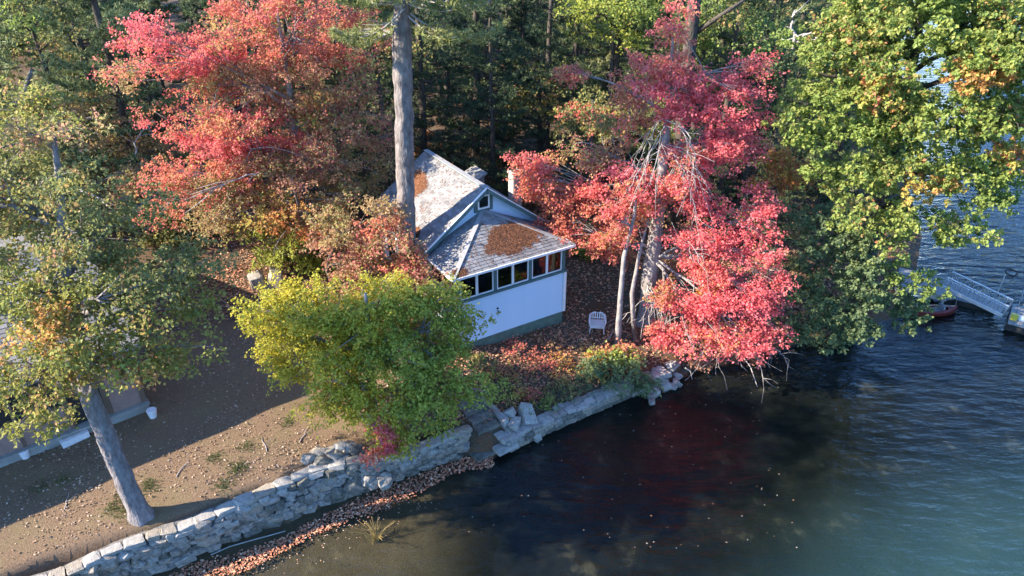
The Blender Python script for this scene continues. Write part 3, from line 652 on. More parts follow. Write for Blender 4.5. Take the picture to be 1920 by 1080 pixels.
# pine needles and leaves lying on the roofs
def scatter_blades(name, pts, nrm, lens, wid, cols, mt, label=None, cat=None, flat=.25, seed=0):
    r = np.random.default_rng(seed); n = len(pts); nrm = np.broadcast_to(nrm, (n, 3))
    d = r.normal(size=(n, 3)); d -= (d * nrm).sum(1, keepdims=True) * nrm; d = unit(d); N = unit(nrm + r.normal(0, flat, (n, 3)))
    mb = MB(); leaf_arr(mb, pts, unit(d + r.normal(0, flat * .6, (n, 3))), N, lens, wid, cols); o = mb.build(name, mt, None, kind='stuff')
    if label: o['label'] = label
    if cat: o['category'] = cat
    return o
def leaf_arr(mb, P, D_, N, L, Wd, Ccol, fold=.22):
    n = len(P); L = np.broadcast_to(np.asarray(L, float), (n,))[:, None]; Wd = np.broadcast_to(np.asarray(Wd, float), (n,))[:, None]
    S = unit(np.cross(D_, N)); N2 = np.cross(S, D_)
    V = np.stack([P, P + D_ * L * .45 + S * Wd * .5 + N2 * Wd * fold, P + D_ * L, P + D_ * L * .45 - S * Wd * .5 + N2 * Wd * fold], 1).reshape(-1, 3)
    k = np.arange(n)[:, None] * 4
    mb.add(V, None, np.concatenate([k + [0, 1, 2], k + [0, 2, 3]], 1).reshape(-1, 3), np.repeat(np.clip(Ccol, .003, .9), 4, 0))
rr = np.random.default_rng(31)
def roof_pt_front(u, v):            # u along the eave 0..1, v up the slope 0..1 of the porch front facet
    P = e0 + np.outer(u, e1 - e0) + np.outer(v, ap - (e0 + e1) / 2); return P
def to_world(Pl):
    c, s_ = math.cos(HA), math.sin(HA); return np.column_stack([hx + c * Pl[:, 0] - s_ * Pl[:, 1], hy + s_ * Pl[:, 0] + c * Pl[:, 1], 1.40 + Pl[:, 2]])
def rotv(v): c, s_ = math.cos(HA), math.sin(HA); return np.array([c * v[0] - s_ * v[1], s_ * v[0] + c * v[1], v[2]])
u = rr.random(42000); v = rr.random(42000)
c2 = np.abs((u - .58) / .24) ** 2.4 + np.abs((v - .40 - .30 * (u - .58)) / .24) ** 2
kk = (c2 + .38 * vnoise(np.column_stack([u * 9, v * 5, 0 * u]), 4) + .45 * vnoise(np.column_stack([u * 34, v * 6, 0 * u]), 14) + rr.exponential(.6, len(u)) < 1.2) & (u > v / 2) & (u < 1 - v / 2)
kk |= ((u - .07) / .055) ** 2 + ((v - .07) / .06) ** 2 + .3 * vnoise(np.column_stack([u * 22, v * 12, 0 * u]), 6) < 1
kk |= (rr.random(len(u)) < .012) & (u > v / 2) & (u < 1 - v / 2)
P1 = roof_pt_front(u[kk], v[kk]) + [0, 0, .028]; P1 += np.column_stack([0 * P1[:, 0], 0 * P1[:, 0], rr.uniform(0, .02, len(P1))])
nf = rotv(unit(np.cross(e1 - e0, ap - e0)))
cs = np.array([.21, .088, .042]) * rr.uniform(.5, 1.25, (len(P1), 1))
scatter_blades('pine_needles', to_world(P1), nf, rr.uniform(.09, .16, len(P1)), .026, cs, M['litter'], 'rust brown mat of pine needles lying on the porch roof', 'pine needles', .12, 1)
y_ = rr.uniform(2.2, 6.7, 40000); t_v = rr.random(40000)
k2 = ((y_ - 5.5) / .8) ** 2 + ((t_v - .55) / .2) ** 2 + .4 * vnoise(np.column_stack([y_ * 2.5, t_v * 8, 0 * y_]), 5) + rr.exponential(.35, len(y_)) < 1
k2 |= ((y_ - 4.4) / .55) ** 2 + ((t_v - .15) / .16) ** 2 + .4 * vnoise(np.column_stack([y_ * 2.5, t_v * 8, 0 * y_]), 8) + rr.exponential(.35, len(y_)) < 1
k2 |= ((y_ - 3.1) / .35) ** 2 + ((t_v - .1) / .12) ** 2 < .9
k2 |= rr.random(len(y_)) < .012; kk_ = 0
y2, t2 = y_[k2], t_v[k2]; P2 = np.column_stack([2.3 - HW * (1 - t2), y2, RIDGE - HW * SL * (1 - t2) + .03 + rr.uniform(0, .02, len(y2))])
scatter_blades('pine_needles', to_world(P2), rotv(n_s), rr.uniform(.09, .16, len(P2)), .026, np.array([.23, .098, .046]) * rr.uniform(.5, 1.25, (len(P2), 1)), M['litter'],
               'rust brown patches of pine needles on the steep main roof', 'pine needles', .12, 2)

sp_ = at(880, 318, 31.6); sg = gz(sp_[0], sp_[1]); SD_ = thing('shed', 'small grey shed showing just past the ridge of the cottage roof', 'shed', (sp_[0], sp_[1], sg), HA)
b = MB(); b.box((0, 0, .98), (1.0, 1.0, 2.1)); b.build('wall', M['concrete'], SD_)
b = MB(); b.add([(-.65, -.62, 1.98), (.6, -.62, 2.5), (.6, .62, 2.5), (-.65, .62, 1.98), (-.65, -.62, 1.9), (.6, -.62, 2.42), (.6, .62, 2.42), (-.65, .62, 1.9)], [[0, 1, 2, 3], [7, 6, 5, 4], [0, 4, 5, 1], [1, 5, 6, 2], [2, 6, 7, 3], [3, 7, 4, 0]]); b.build('roof', M['concrete'], SD_)
b = MB(); b.add([(-.5, -.505, 2.03), (.5, -.505, 2.03), (.5, -.505, 2.40), (.5, .5, 2.03), (.5, .5, 2.40), (-.5, .5, 2.03)], [[1, 3, 4, 2]], [[0, 1, 2], [3, 5, 4]]); b.build('gable_panel', M['concrete'], SD_)
# ------------------------------------------------------------------ the neighbouring house at the left
NA = math.atan2(.64, .77); nb = np.array([-11.64, 18.04, 1.40])
NH = thing('neighbour_house', 'beige lake house with grey low roof and screened porch behind the leaning tree', 'house', nb, NA)
LW, LD, LH = 11.0, 10.5, 2.62
b = MB(); b.box((-LW / 2, .05, .15), (LW + .12, .3, .34)); part(b, 'foundation_strip', 'foundation', NH)
b = MB(); b.box((-LW / 2, .02, .36), (LW + .2, .34, .07)); part(b, 'sill_ledge', 'foundation', NH)
bays = [(-.95, 0, 'panel'), (-2.05, -.95, 'door'), (-3.3, -2.05, 'low'), (-4.6, -3.3, 'low'), (-5.9, -4.6, 'low'), (-7.2, -5.9, 'low'), (-8.5, -7.2, 'low'), (-9.7, -8.5, 'low'), (-11, -9.7, 'low')]
for x0, x1, kd in bays:
    w_ = x1 - x0; xc = (x0 + x1) / 2
    if kd == 'panel':
        b = MB(); b.box((xc, .06, .40 + .95), (w_, .1, 1.90)); part(b, 'wall_panel', 'beige', NH); z0 = 2.30
    elif kd == 'door':
        b = MB(); b.box((xc, .16, .40 + .92), (w_ - .1, .05, 1.84)); d_ = part(b, 'screen_door', 'screen', NH)
        f = MB()
        for sx in (-1, 1): f.box((xc + sx * (w_ / 2 - .07), .1, 1.32), (.09, .09, 1.84))
        f.box((xc, .1, 2.28), (w_, .09, .08)); f.build('door_frame', M['brown_wood'], d_); z0 = 2.33
    else:
        b = MB(); b.box((xc, .06, .40 + .42), (w_ - .1, .1, .84)); part(b, 'wall_panel', 'beige', NH); z0 = 1.24
    b = MB(); b.box((xc, .14, (z0 + LH) / 2), (w_ - .1, .04, LH - z0)); sc_ = part(b, 'porch_screen', 'screen', NH)
    f = MB(); f.box((xc, .06, z0 + .03), (w_ - .1, .11, .06)); f.build('screen_rail', M['brown_wood'], sc_)
    b = MB(); b.box((x0, .06, .40 + (LH - .4) / 2), (.1, .13, LH - .4)); part(b, 'post', 'brown_wood', NH)
b = MB(); b.box((-.02, .06, .40 + (LH - .4) / 2), (.15, .15, LH - .4)); part(b, 'post', 'brown_wood', NH)
b = MB(); b.box((-.06, .15 + (LD - .15) / 2, LH / 2), (.12, LD - .2, LH)); part(b, 'side_wall', 'beige', NH)
b = MB(); b.box((-LW + .06, .15 + (LD - .15) / 2, LH / 2), (.12, LD - .2, LH)); part(b, 'side_wall', 'beige', NH)
b = MB(); b.box((-LW / 2, LD - .02, LH / 2), (LW - .26, .12, LH)); part(b, 'rear_wall', 'beige', NH)
RZ = LH + 1.55; YM = LD / 2
for sg in (-1, 1):
    ye = -.35 if sg < 0 else LD + .35; ze = LH + .02
    b = MB(); b.add([(.35, YM, RZ), (-LW - .35, YM, RZ), (-LW - .35, ye, ze), (.35, ye, ze)] + [(.35, YM, RZ - .12), (-LW - .35, YM, RZ - .12), (-LW - .35, ye, ze - .12), (.35, ye, ze - .12)],
                    [[0, 1, 2, 3], [7, 6, 5, 4], [3, 2, 6, 7], [0, 3, 7, 4], [1, 5, 6, 2]]); ro = part(b, 'roof', 'roof_edge', NH)
    s = MB(); ln = math.hypot(ye - YM, RZ - ze)
    shingle_plane(s, np.array([-LW - .36, ye, ze + .004]), (1, 0, 0), (0, YM - ye, RZ - ze), lambda v: (0, LW + .72), int(ln / .2), tab=.6, exp_=.2, seed=41 + sg, base=(.17, .16, .15)); s.build('shingles', M['shingle'], ro, kind='stuff')
for x in (-.06, -LW + .06):
    b = MB(); b.add([(x - .05, .1, LH), (x - .05, LD, LH), (x - .05, YM, RZ - .14), (x + .05, .1, LH), (x + .05, LD, LH), (x + .05, YM, RZ - .14)], [[0, 3, 5, 2], [1, 2, 5, 4]], [[0, 2, 1], [3, 4, 5]]); part(b, 'gable_panel', 'beige', NH)

# ------------------------------------------------------------------ small things on the land
def small_block(px, py, s, label, name='white_bucket'):
    p = gp(px, py, 1.45); z = gz(p[0], p[1])
    t = thing(name, label, 'bucket', (p[0], p[1], z))
    b = MB(); b.tube([(0, 0, 0), (0, 0, .03), (0, 0, .26 * s), (0, 0, .28 * s)], [.11 * s, .12 * s, .15 * s, .155 * s], 12); b.build('pail', M['white_plastic'], t)
    b = MB(); b.tube([(0, 0, .281 * s), (0, 0, .31 * s)], [.165 * s, .155 * s], 12); b.build('lid', M['white_plastic'], t)
small_block(288, 783, .95, 'small white bucket alone on the lawn right of the beige house')
small_block(50, 860, .9, 'small white bucket at the foot of the beige house, left edge')
p = gp(142, 827, 1.45); t = thing('concrete_step', 'white concrete block step lying in front of the beige house', 'step', (p[0], p[1], gz(p[0], p[1])), NA + .1)
b = MB(); b.box((0, 0, .1), (.75, .3, .22), C=None); b.build('block', M['white_plastic'], t); b = MB(); b.box((-.05, .05, .235), (.5, .2, .05)); b.build('top_slab', M['concrete'], t)

# split grey boulder by the maple
bp = gp(492, 522, 2.1); bz = gz(bp[0], bp[1])
for k, (dx, s, lb) in enumerate([(-.22, 1.0, 'left half of the split pale granite boulder under the maple'), (.42, .95, 'right half of the split pale granite boulder under the maple')]):
    p = bp + [dx, 0.1 * k, 0]; p[2] = bz + .2
    put_stone(None, 'stone', p, (.55 * s, .75 * s, .85 * s), frame((1, .3, .25 * (1 - 2 * k)), (0, 0, 1), 0, .08), 'boulder', label=lb, category='boulder')

# white wicker armchair
cp = gp(1120, 603, 1.25); cp[2] = gz(cp[0], cp[1])
CH = thing('wicker_armchair', 'white wicker armchair standing in the shade beside the grey trunk', 'chair', cp, R(-6)); CH.scale = (.88,) * 3
b = MB(); b.box((0, 0, .40), (.60, .54, .05)); b.build('seat', M['wicker'], CH)
b = MB(); b.box((0, -.26, .34), (.58, .03, .09)); b.box((0, .26, .34), (.58, .03, .09)); b.box((-.285, 0, .34), (.03, .49, .09)); b.box((.285, 0, .34), (.03, .49, .09)); b.build('apron', M['wicker'], CH)
for sx in (-1, 1):
    for sy in (-1, 1):
        b = MB(); b.tube([(sx * .29, sy * .25, .38), (sx * .32, sy * .28, 0)], [.028, .02], 8); b.build('leg', M['wicker'], CH)
    b = MB(); b.tube([(sx * .30, -.27, .38), (sx * .35, -.29, .60), (sx * .35, -.2, .66), (sx * .34, .1, .68), (sx * .31, .25, .72)], [.03, .035, .045, .045, .04], 8); b.build('arm', M['wicker'], CH)
b = MB(); th = np.linspace(0, np.pi, 9); b.tube(np.column_stack([-.31 * np.cos(th), .27 + 0 * th + .05,  .42 + .36 * np.sin(th) ** .4]), .035, 8); bo = b.build('backrest', M['wicker'], CH)
for x in np.linspace(-.2, .2, 5):
    s_ = MB(); s_.bar((x, .31, .44), (x, .325, .76), .05, .02); s_.build('slat', M['wicker'], bo)
for z in (.52,):
    s_ = MB(); s_.bar((-.29, .30, z), (.29, .30, z), .02, .03); s_.build('crossbar', M['wicker'], bo)

# ------------------------------------------------------------------ dock, gangway and kayak
A_, B2 = gp(1772, 530, .85), gp(1885, 584, .40)
land = thing('landing_deck', 'weathered grey landing deck on the bank at the top of the gangway', 'deck', (A_[0] - .9, A_[1] + .15, .80), R(-30))
for k in range(9):
    b = MB(); b.box((0, -.85 + k * .21, 0), (2.0, .195, .05)); b.build('plank', M['grey_wood'], land)
for x in (-.9, .9):
    for y in (-.8, .8):
        b = MB(); b.box((x, y, -.78), (.11, .11, 1.5)); b.build('post', M['grey_wood'], land)
b = MB(); b.box((0, -.9, -.13), (2.0, .06, .2)); b.box((0, .9, -.13), (2.0, .06, .2)); b.build('beam', M['grey_wood'], land)
gd = unit(B2 - A_); gs = unit(np.cross(gd, [0, 0, 1.])); gu_ = np.cross(gs, gd); GL = np.linalg.norm(B2 - A_)
GW = thing('gangway', 'aluminium gangway with railings sloping down to the floating dock', 'gangway', A_)
npl = int(GL / .2); one = MB(); one.box((0, 0, 0), (.18, .66, .03), np.array([gd, gs, gu_])); pm = one.mesh('plank', M['grey_wood'])
for k in range(npl):
    o = link('plank', pm, GW, tuple(gd * (.1 + k * .2)))
for sg in (-1, 1):
    b = MB(); b.bar(gs * sg * .36 - gu_ * .06, gs * sg * .36 + gd * GL - gu_ * .06, .06, .14); b.build('side_beam', M['alu'], GW)
    b = MB(); b.bar(gs * sg * .36 + gu_ * .44, gs * sg * .36 + gd * GL + gu_ * .44, .05, .05); b.build('handrail', M['alu'], GW)
    nb_ = int(GL / .16); bmm = MB(); bmm.bar((0, 0, 0), gu_ * .44, .022); bme2 = bmm.mesh('baluster', M['alu'])
    for k in range(nb_ + 1): link('baluster', bme2, GW, tuple(gs * sg * .36 + gd * (GL * k / nb_)))
# floating dock
dd = np.array([.80, -.60, 0]); dd = unit(dd); ds = np.array([.60, .80, 0])
FD = thing('floating_dock', 'grey floating dock at the right edge where the gangway lands', 'dock', (B2[0] + .05, B2[1] - .25, .30))
one = MB(); one.box((0, 0, 0), (.19, 1.9, .05), np.array([dd, ds, [0, 0, 1.]])); pm = one.mesh('plank', M['grey_wood'])
for k in range(24): link('plank', pm, FD, tuple(dd * (.1 + k * .2) + ds * .3))
b = MB(); b.box(dd * 2.4 + ds * .3 + np.array([0, 0, -.17]), (4.85, 1.95, .26), np.array([dd, ds, [0, 0, 1.]])); b.build('float', M['black'], FD)
b = MB(); b.bar(dd * .2 + ds * 1.25 + [0, 0, .95], dd * 4.6 + ds * 1.25 + [0, 0, .95], .05); b.build('handrail', M['alu'], FD)
bmm = MB(); bmm.bar((0, 0, 0), (0, 0, .95), .025); bme2 = bmm.mesh('baluster', M['alu'])
for k in range(27): link('baluster', bme2, FD, tuple(dd * (.2 + 4.4 * k / 26) + ds * 1.25))
for k in (0, 1):
    b = MB(); b.bar((0, 0, .02), (0, 0, .10), .03); b.bar((-.08, 0, .11), (.08, 0, .11), .035); c_ = b.build('cleat', M['white_plastic'], FD); c_.location = tuple(dd * (.95 + .22 * k) + ds * -.2 + [0, 0, .02])
def solo(name, label, cat, mb, mt, loc, rz=0):
    o = mb.build(name, M[mt], None, label=label, category=cat); o.location = tuple(loc); o.rotation_euler = (0, 0, rz); return o
t = thing('yellow_bin', 'yellow plastic bin at the corner of the floating dock', 'bin', (FD.location.x + dd[0] * .15 - ds[0] * .25, FD.location.y + dd[1] * .15 - ds[1] * .25, .33), R(-35))
b = MB(); b.box((0, 0, .11), (.22, .18, .2), taper=1.1); b.build('body', M['yellow'], t); b = MB(); b.box((0, 0, .23), (.27, .22, .035)); b.build('lid', M['yellow'], t)
b = MB(); b.tube([(-.35, 0, .12), (-.3, 0, .12), (.3, 0, .12), (.35, 0, .12)], [.07, .12, .12, .07], 10)
solo('fender', 'white cylindrical fender lying on the dock beside the yellow bin', 'fender', b, 'white_plastic', np.array(FD.location) + dd * .65 - ds * .15 + [0, 0, .01], R(-30))
q_ = gp(1890, 585, .3); t = thing('ring_pole', 'thin pole with a dark ring on top standing behind the dock railing', 'pole', (q_[0] + .3, q_[1] + 1.4, -.5))
b = MB(); b.tube([(0, 0, 0), (.03, 0, 1.0), (.08, 0, 1.9)], .025, 6); b.build('pole', M['alu'], t)
th = np.linspace(0, 2 * np.pi, 15); b = MB(); b.tube(np.column_stack([.30 + .24 * np.cos(th), .18 * np.sin(th), 1.95 + .06 * np.sin(th)]), .035, 6); b.build('ring', M['black'], t)
# low float with a black edge inside the gangway
fx = [gp(1742, 556, .2), gp(1790, 540, .2), gp(1868, 578, .2), gp(1830, 572, .2), gp(1790, 562, .2), gp(1752, 566, .2)]
b = MB(); top = np.array(fx); V = np.vstack([top + [0, 0, .0], top - [0, 0, .25]]); n = len(fx)
b.add(V, [[i, (i + 1) % n, n + (i + 1) % n, n + i] for i in range(n)], None); RF = thing('raft', 'low blue grey raft with a black edge floating under the gangway', 'raft', top.mean(0) - [0, 0, .2])
b.V[0] = b.V[0] - np.array(RF.location); b.build('edge', M['black'], RF)
b = MB(); cen = top.mean(0) - np.array(RF.location); b.add(np.vstack([top - np.array(RF.location) + [0, 0, .012], [cen + [0, 0, .012]]]), None, [[n, i, (i + 1) % n] for i in range(n)]); b.build('deck_skin', M['seat_grey'], RF)
# kayak
k0, k1 = gp(1703, 588, .05), gp(1792, 584, .05); kd = k1 - k0; KL = np.linalg.norm(kd)
KY = thing('kayak', 'red kayak moored on the dark water by the bank', 'kayak', (k0 + k1) / 2 * [1, 1, 0], math.atan2(kd[1], kd[0]))
ts = np.linspace(-1, 1, 17); hw = .36 * (1 - np.abs(ts) ** 2.4) + .012; sheer = .22 + .10 * np.abs(ts) ** 2.2
b = MB(); prof = []
for t_, w_, s_ in zip(ts, hw, sheer):
    x = t_ * KL / 2; prof += [(x, -w_, s_), (x, -w_ * .75, .02), (x, 0, -.08 + .1 * abs(t_) ** 3), (x, w_ * .75, .02), (x, w_, s_)]
q = [[i * 5 + j, (i + 1) * 5 + j, (i + 1) * 5 + j + 1, i * 5 + j + 1] for i in range(16) for j in range(4)]
b.add(prof, q); b.build('hull', M['red_hull'], KY, True)
b = MB(); dk = []
for t_, w_, s_ in zip(ts, hw, sheer):
    x = t_ * KL / 2; inn = w_ * (.62 if abs(t_) < .62 else .0)
    dk += [(x, -w_, s_ + .002), (x, -inn, s_ + .03), (x, inn, s_ + .03), (x, w_, s_ + .002)]
q = []
for i in range(16):
    q += [[i * 4, (i + 1) * 4, (i + 1) * 4 + 1, i * 4 + 1], [i * 4 + 2, (i + 1) * 4 + 2, (i + 1) * 4 + 3, i * 4 + 3]]
b.add(dk, q); b.build('deck', M['red_hull'], KY, True)
b = MB(); fl = [(t_ * KL / 2, sg * w_ * .7, .06) for t_, w_ in zip(ts[3:14], hw[3:14]) for sg in (-1, 1)]; b.add(fl, [[2 * i, 2 * i + 2, 2 * i + 3, 2 * i + 1] for i in range(10)]); b.build('cockpit_floor', M['dark_hull'], KY)
b = MB(); b.box((.15, 0, .16), (.4, .38, .08)); b.box((.36, 0, .30), (.07, .38, .26)); b.build('seat', M['seat_grey'], KY)
b = MB(); b.box((-.45, .02, .16), (.25, .32, .14), frame((1, .3, 0))); b.build('bag', M['black'], KY)
# life ring on a post, mooring rope
lp = gp(1725, 566, .3); t = thing('life_ring', 'white and blue life ring hung above the kayak on the bank', 'life ring', (lp[0] + .1, lp[1] + .3, .45))
th = np.linspace(0, 2 * np.pi, 21)
for k in range(4):
    for mt, a0, a1 in (('white_plastic', 0, .62), ('blue_plastic', .62, 1)):
        a = (k + np.linspace(a0, a1, 5)) * np.pi / 2; b = MB(); b.tube(np.column_stack([.19 * np.cos(a), -.07 * np.sin(a), .26 + .19 * np.sin(a)]), .065, 8); b.build('ring_segment', M[mt], t)
def hang(a, b_, sag, n=9):
    s_ = np.linspace(0, 1, n); return a + np.outer(s_, b_ - a) - np.outer(4 * s_ * (1 - s_) * sag, [0, 0, 1])
b = MB(); b.tube(hang(gp(1738, 532, 1.0), k0 + kd * .12 + [0, 0, .3], .15), .014, 5); solo('rope', 'pale mooring rope from the landing down to the kayak bow', 'rope', b, 'rope', (0, 0, 0))
b = MB(); b.tube(hang(k0 + kd * .95 + [0, 0, .32], gp(1795, 560, .25), .05), .012, 5); solo('rope', 'thin rope tying the kayak stern to the raft', 'rope', b, 'rope', (0, 0, 0))

# hose along the foot of the left wall, sticks in the shallows
pts = np.array([gp(x, y, .09) for x, y in [(395, 1040), (430, 1025), (470, 1013), (505, 1003), (535, 994)]]); pts[:, 2] = [gz(a, b_) + .04 for a, b_ in pts[:, :2]]
b = MB(); b.tube(pts, .018, 6); solo('hose', 'thin grey pipe lying along the foot of the fieldstone wall', 'pipe', b, 'concrete', (0, 0, 0))

# ------------------------------------------------------------------ trees
PAL = dict(
    pink=[(5, (.80, .21, .215)), (3, (.74, .16, .16)), (2, (.82, .34, .31)), (1.4, (.70, .30, .14)), (.5, (.44, .34, .12))],
    red=[(5, (.72, .19, .18)), (3, (.70, .26, .17)), (2, (.62, .32, .15)), (1.4, (.48, .36, .13))],
    redorange=[(4, (.66, .25, .15)), (3, (.66, .19, .16)), (2, (.58, .35, .14)), (1.6, (.38, .35, .12))],
    brick=[(4, (.52, .26, .16)), (3, (.48, .32, .16)), (2, (.60, .21, .18)), (3, (.38, .34, .13))],
    tan=[(4, (.48, .33, .16)), (3, (.40, .34, .13)), (2, (.56, .29, .17)), (3, (.31, .31, .11))],
    yellow=[(4, (.56, .50, .07)), (3, (.46, .46, .07)), (2, (.64, .52, .08)), (1, (.32, .37, .06))],
    yellowgreen=[(4, (.34, .39, .075)), (4, (.43, .44, .08)), (2, (.23, .30, .06)), (.6, (.5, .36, .1))],
    green=[(4, (.21, .28, .075)), (3, (.28, .34, .08)), (2, (.15, .215, .06))],
    oak=[(5, (.27, .345, .085)), (4, (.345, .385, .10)), (2.5, (.19, .27, .075)), (1.6, (.46, .37, .13)), (.6, (.60, .27, .13))],
    oakorange=[(3, (.64, .34, .12)), (3, (.54, .45, .12)), (2, (.34, .40, .1)), (1, (.66, .24, .14))],
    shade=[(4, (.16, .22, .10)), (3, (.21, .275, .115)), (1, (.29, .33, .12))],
    olive=[(4, (.28, .275, .095)), (3, (.22, .245, .085)), (2, (.36, .32, .10)), (1.6, (.44, .29, .12)), (.4, (.56, .27, .16))],
    olivelow=[(4, (.34, .33, .085)), (3, (.26, .285, .08)), (2, (.43, .37, .105)), (1.4, (.46, .29, .12)), (.4, (.58, .28, .17))],
    orange=[(4, (.60, .27, .08)), (2, (.56, .17, .08)), (2, (.54, .38, .09)), (1, (.34, .24, .08))],
)
def pick(pal, u):
    wts = np.array([p[0] for p in pal], float); cs = np.array([p[1] for p in pal]); k = np.searchsorted(np.cumsum(wts) / wts.sum(), np.clip(u, 0, .9999)); return cs[k]

def bez(a, c, b, n):
    s = np.linspace(0, 1, n)[:, None]; return a * (1 - s) ** 2 + c * 2 * s * (1 - s) + b * s * s
def bark_tube(mb, P, rad, sides, r):
    """trunk with ridged bark: finer rings, every vertex pushed in or out"""
    if sides < 14: mb.tube(P, rad, sides); return
    d = np.r_[0, np.cumsum(np.linalg.norm(np.diff(P, axis=0), axis=1))]; n = int(d[-1] / .09); t_ = np.linspace(0, d[-1], n); sd = sides * 2
    P2 = np.column_stack([np.interp(t_, d, P[:, k]) for k in range(3)]); r2 = np.interp(t_, d, rad) * (1 + .22 * np.exp(-t_ / .2))
    tmp = MB(); tmp.tube(P2, r2, sd); V = tmp.V[0].reshape(n, sd, 3); c = P2[:, None, :]
    ph = r.uniform(0, 6.28, 4); a = np.linspace(0, 2 * np.pi, sd, endpoint=False)[None]; tt = t_[:, None]
    f = 1 + .030 * np.sin(a * 7 + 1.6 * np.sin(tt * 1.7 + ph[0])) + .022 * np.sin(a * 13 + 2 * np.sin(tt * 2.9 + ph[1]) + ph[2]) + r.normal(0, .016, (n, sd)) + .10 * np.exp(-tt / .25) * np.sin(a * 5 + ph[3])
    V = c + (V - c) * f[:, :, None]; mb.add(V.reshape(-1, 3), np.concatenate(tmp.Q), np.concatenate(tmp.T) if tmp.T else None)
def broadleaf(name, label, category, group, trunk, blobs, leaf=.13, per=260, clump=.55, dens=1.0, bark='maple_bark', seed=0, nlimb=9, droop=.25, flat=.5, mlimb=None, sides=10, twigs=3, leafvar=.25, limb_r=.42, rosette=False):
    r = np.random.default_rng(seed)
    trunk = [(np.asarray(p, float), rad) for p, rad in trunk]
    root = thing(name, label, category, trunk[0][0], 0, group); o0 = trunk[0][0]
    TP = np.array([p for p, _ in trunk]); TRd = np.array([q for _, q in trunk])
    d = np.r_[0, np.cumsum(np.linalg.norm(np.diff(TP, axis=0), axis=1))]; n = max(8, int(d[-1] / .35)); s = np.linspace(0, d[-1], n)
    P = np.column_stack([np.interp(s, d, TP[:, k]) for k in range(3)]); rad = np.interp(s, d, TRd)
    P[1:-1] += r.normal(0, 1, (n - 2, 3)) * .035 * rad[1:-1, None]; rad = rad * (1 + r.normal(0, .018, n)); rad[0] *= 1.28; P[0, 2] -= .15
    tb = MB(); bark_tube(tb, P - o0, rad, sides, r); tb.build('trunk', M[bark], root, True)
    cl = []; cc_ = []; hue = []; szs = []
    for bl in blobs:
        c = at(bl[0], bl[1], bl[2]) if bl[0] is not None else np.asarray(bl[6]); rx, ry, rz = bl[3]; pal = PAL[bl[4]]; k = bl[5] if len(bl) > 5 else 1.0
        nc = max(3, int(dens * k * 2.6 * (rx * rz + rx * ry + ry * rz) / (clump * clump * 4)))
        u = unit(r.normal(size=(nc, 3))); rr_ = r.uniform(.25, 1.0, nc) ** .5
        pts = c + u * rr_[:, None] * [rx, ry, rz]
        cl.append(pts); cc_ += [pal] * nc; hue.append(.5 + .42 * vnoise(pts * .9, seed + 5) + r.normal(0, .12, nc)); szs.append(r.uniform(.65, 1.25, nc))
    cl = np.vstack(cl); hue = np.concatenate(hue); szs = np.concatenate(szs)
    # limbs: groups of clumps share a limb
    nl = min(nlimb, len(cl)); cen = cl[r.choice(len(cl), nl, False)].copy()
    for _ in range(6):
        a = np.argmin(((cl[:, None, :] - cen[None]) ** 2).sum(-1), 1)
        for k in range(nl):
            if (a == k).any(): cen[k] = cl[a == k].mean(0)
    br = MB(); rmax = TRd[-1]
    for k in range(nl):
        m = a == k
        if not m.any(): continue
        hd = np.hypot(P[:, 0] - cen[k][0], P[:, 1] - cen[k][1]); want = cen[k][2] - .42 * hd
        j = int(np.argmin(np.abs(P[:, 2] - want) + .15 * hd)); j = max(j, int(n * .28))
        A0 = P[j]; B0 = cen[k]; mid = (A0 + B0) / 2 + np.array([0, 0, .12 * np.linalg.norm(B0 - A0)]) + r.normal(0, .18, 3)
        L = bez(A0, mid, B0, 9); L[2:-1] += r.normal(0, .035, (6, 3)); r0 = min(rad[j] * .62, limb_r * .2 + .012 * m.sum() ** .6 * (limb_r / .42))
        rl = np.linspace(r0, r0 * .3, 9); br.tube(L - o0, rl, 6, cap=False)
        for q in np.where(m)[0]:
            i = int(np.clip(r.normal(5, 2), 2, 8)); A1 = L[i]; B1 = cl[q]; dist = np.linalg.norm(B1 - A1)
            L2 = bez(A1, (A1 + B1) / 2 + np.array([0, 0, .10 * dist]) + r.normal(0, .10 * dist + .03, 3), B1, 5); br.tube(L2 - o0, np.linspace(min(rl[i] * .7, .022), .006, 5), 4, cap=False)
            for _ in range(twigs):
                e = B1 + r.normal(0, 1, 3) * clump * szs[q] * [.7, .7, .3]; br.tube(np.array([L2[3], (B1 + e) / 2 + [0, 0, .04], e]) - o0, [.008, .006, .004], 3, cap=False)
    br.build('branches', M[bark], root, True)
    # leaves sit on short sprays inside each clump
    lm = MB(); axis_xy = P[len(P) // 2, :2]
    nsp = 20 if not rosette else 24; lp = max(4, int(per / nsp))
    NC = len(cl); S = np.repeat(cl, nsp, 0); sz = np.repeat(szs, nsp); hh = np.repeat(hue, nsp)
    out = S - np.array([*axis_xy, 0]); out[:, 2] = 0; out = unit(out)
    off = r.normal(0, 1, (len(S), 3)); off = off / np.maximum(1, np.linalg.norm(off, axis=1, keepdims=True) / 1.7)
    S = S + off * (clump * sz)[:, None] * [.85, .85, .85 * flat]
    sd = unit(out * .6 + r.normal(0, .8, (len(S), 3)) * [1, 1, .4] + [0, 0, -droop])
    LP = np.repeat(S, lp, 0); SD = np.repeat(sd, lp, 0); m = len(LP); tl = r.random(m)
    if rosette:
        LP = LP + r.normal(0, .05, (m, 3)); D_ = unit(SD * .3 + r.normal(0, .8, (m, 3)) * [1, 1, .45] + [0, 0, -.45])
    else:
        LP = LP + SD * (tl * clump * .75)[:, None] + r.normal(0, .06, (m, 3)); D_ = unit(SD * .5 + r.normal(0, .7, (m, 3)) + [0, 0, -droop])
    N = unit(r.normal(0, .6, (m, 3)) + [-.15, 0, .7])
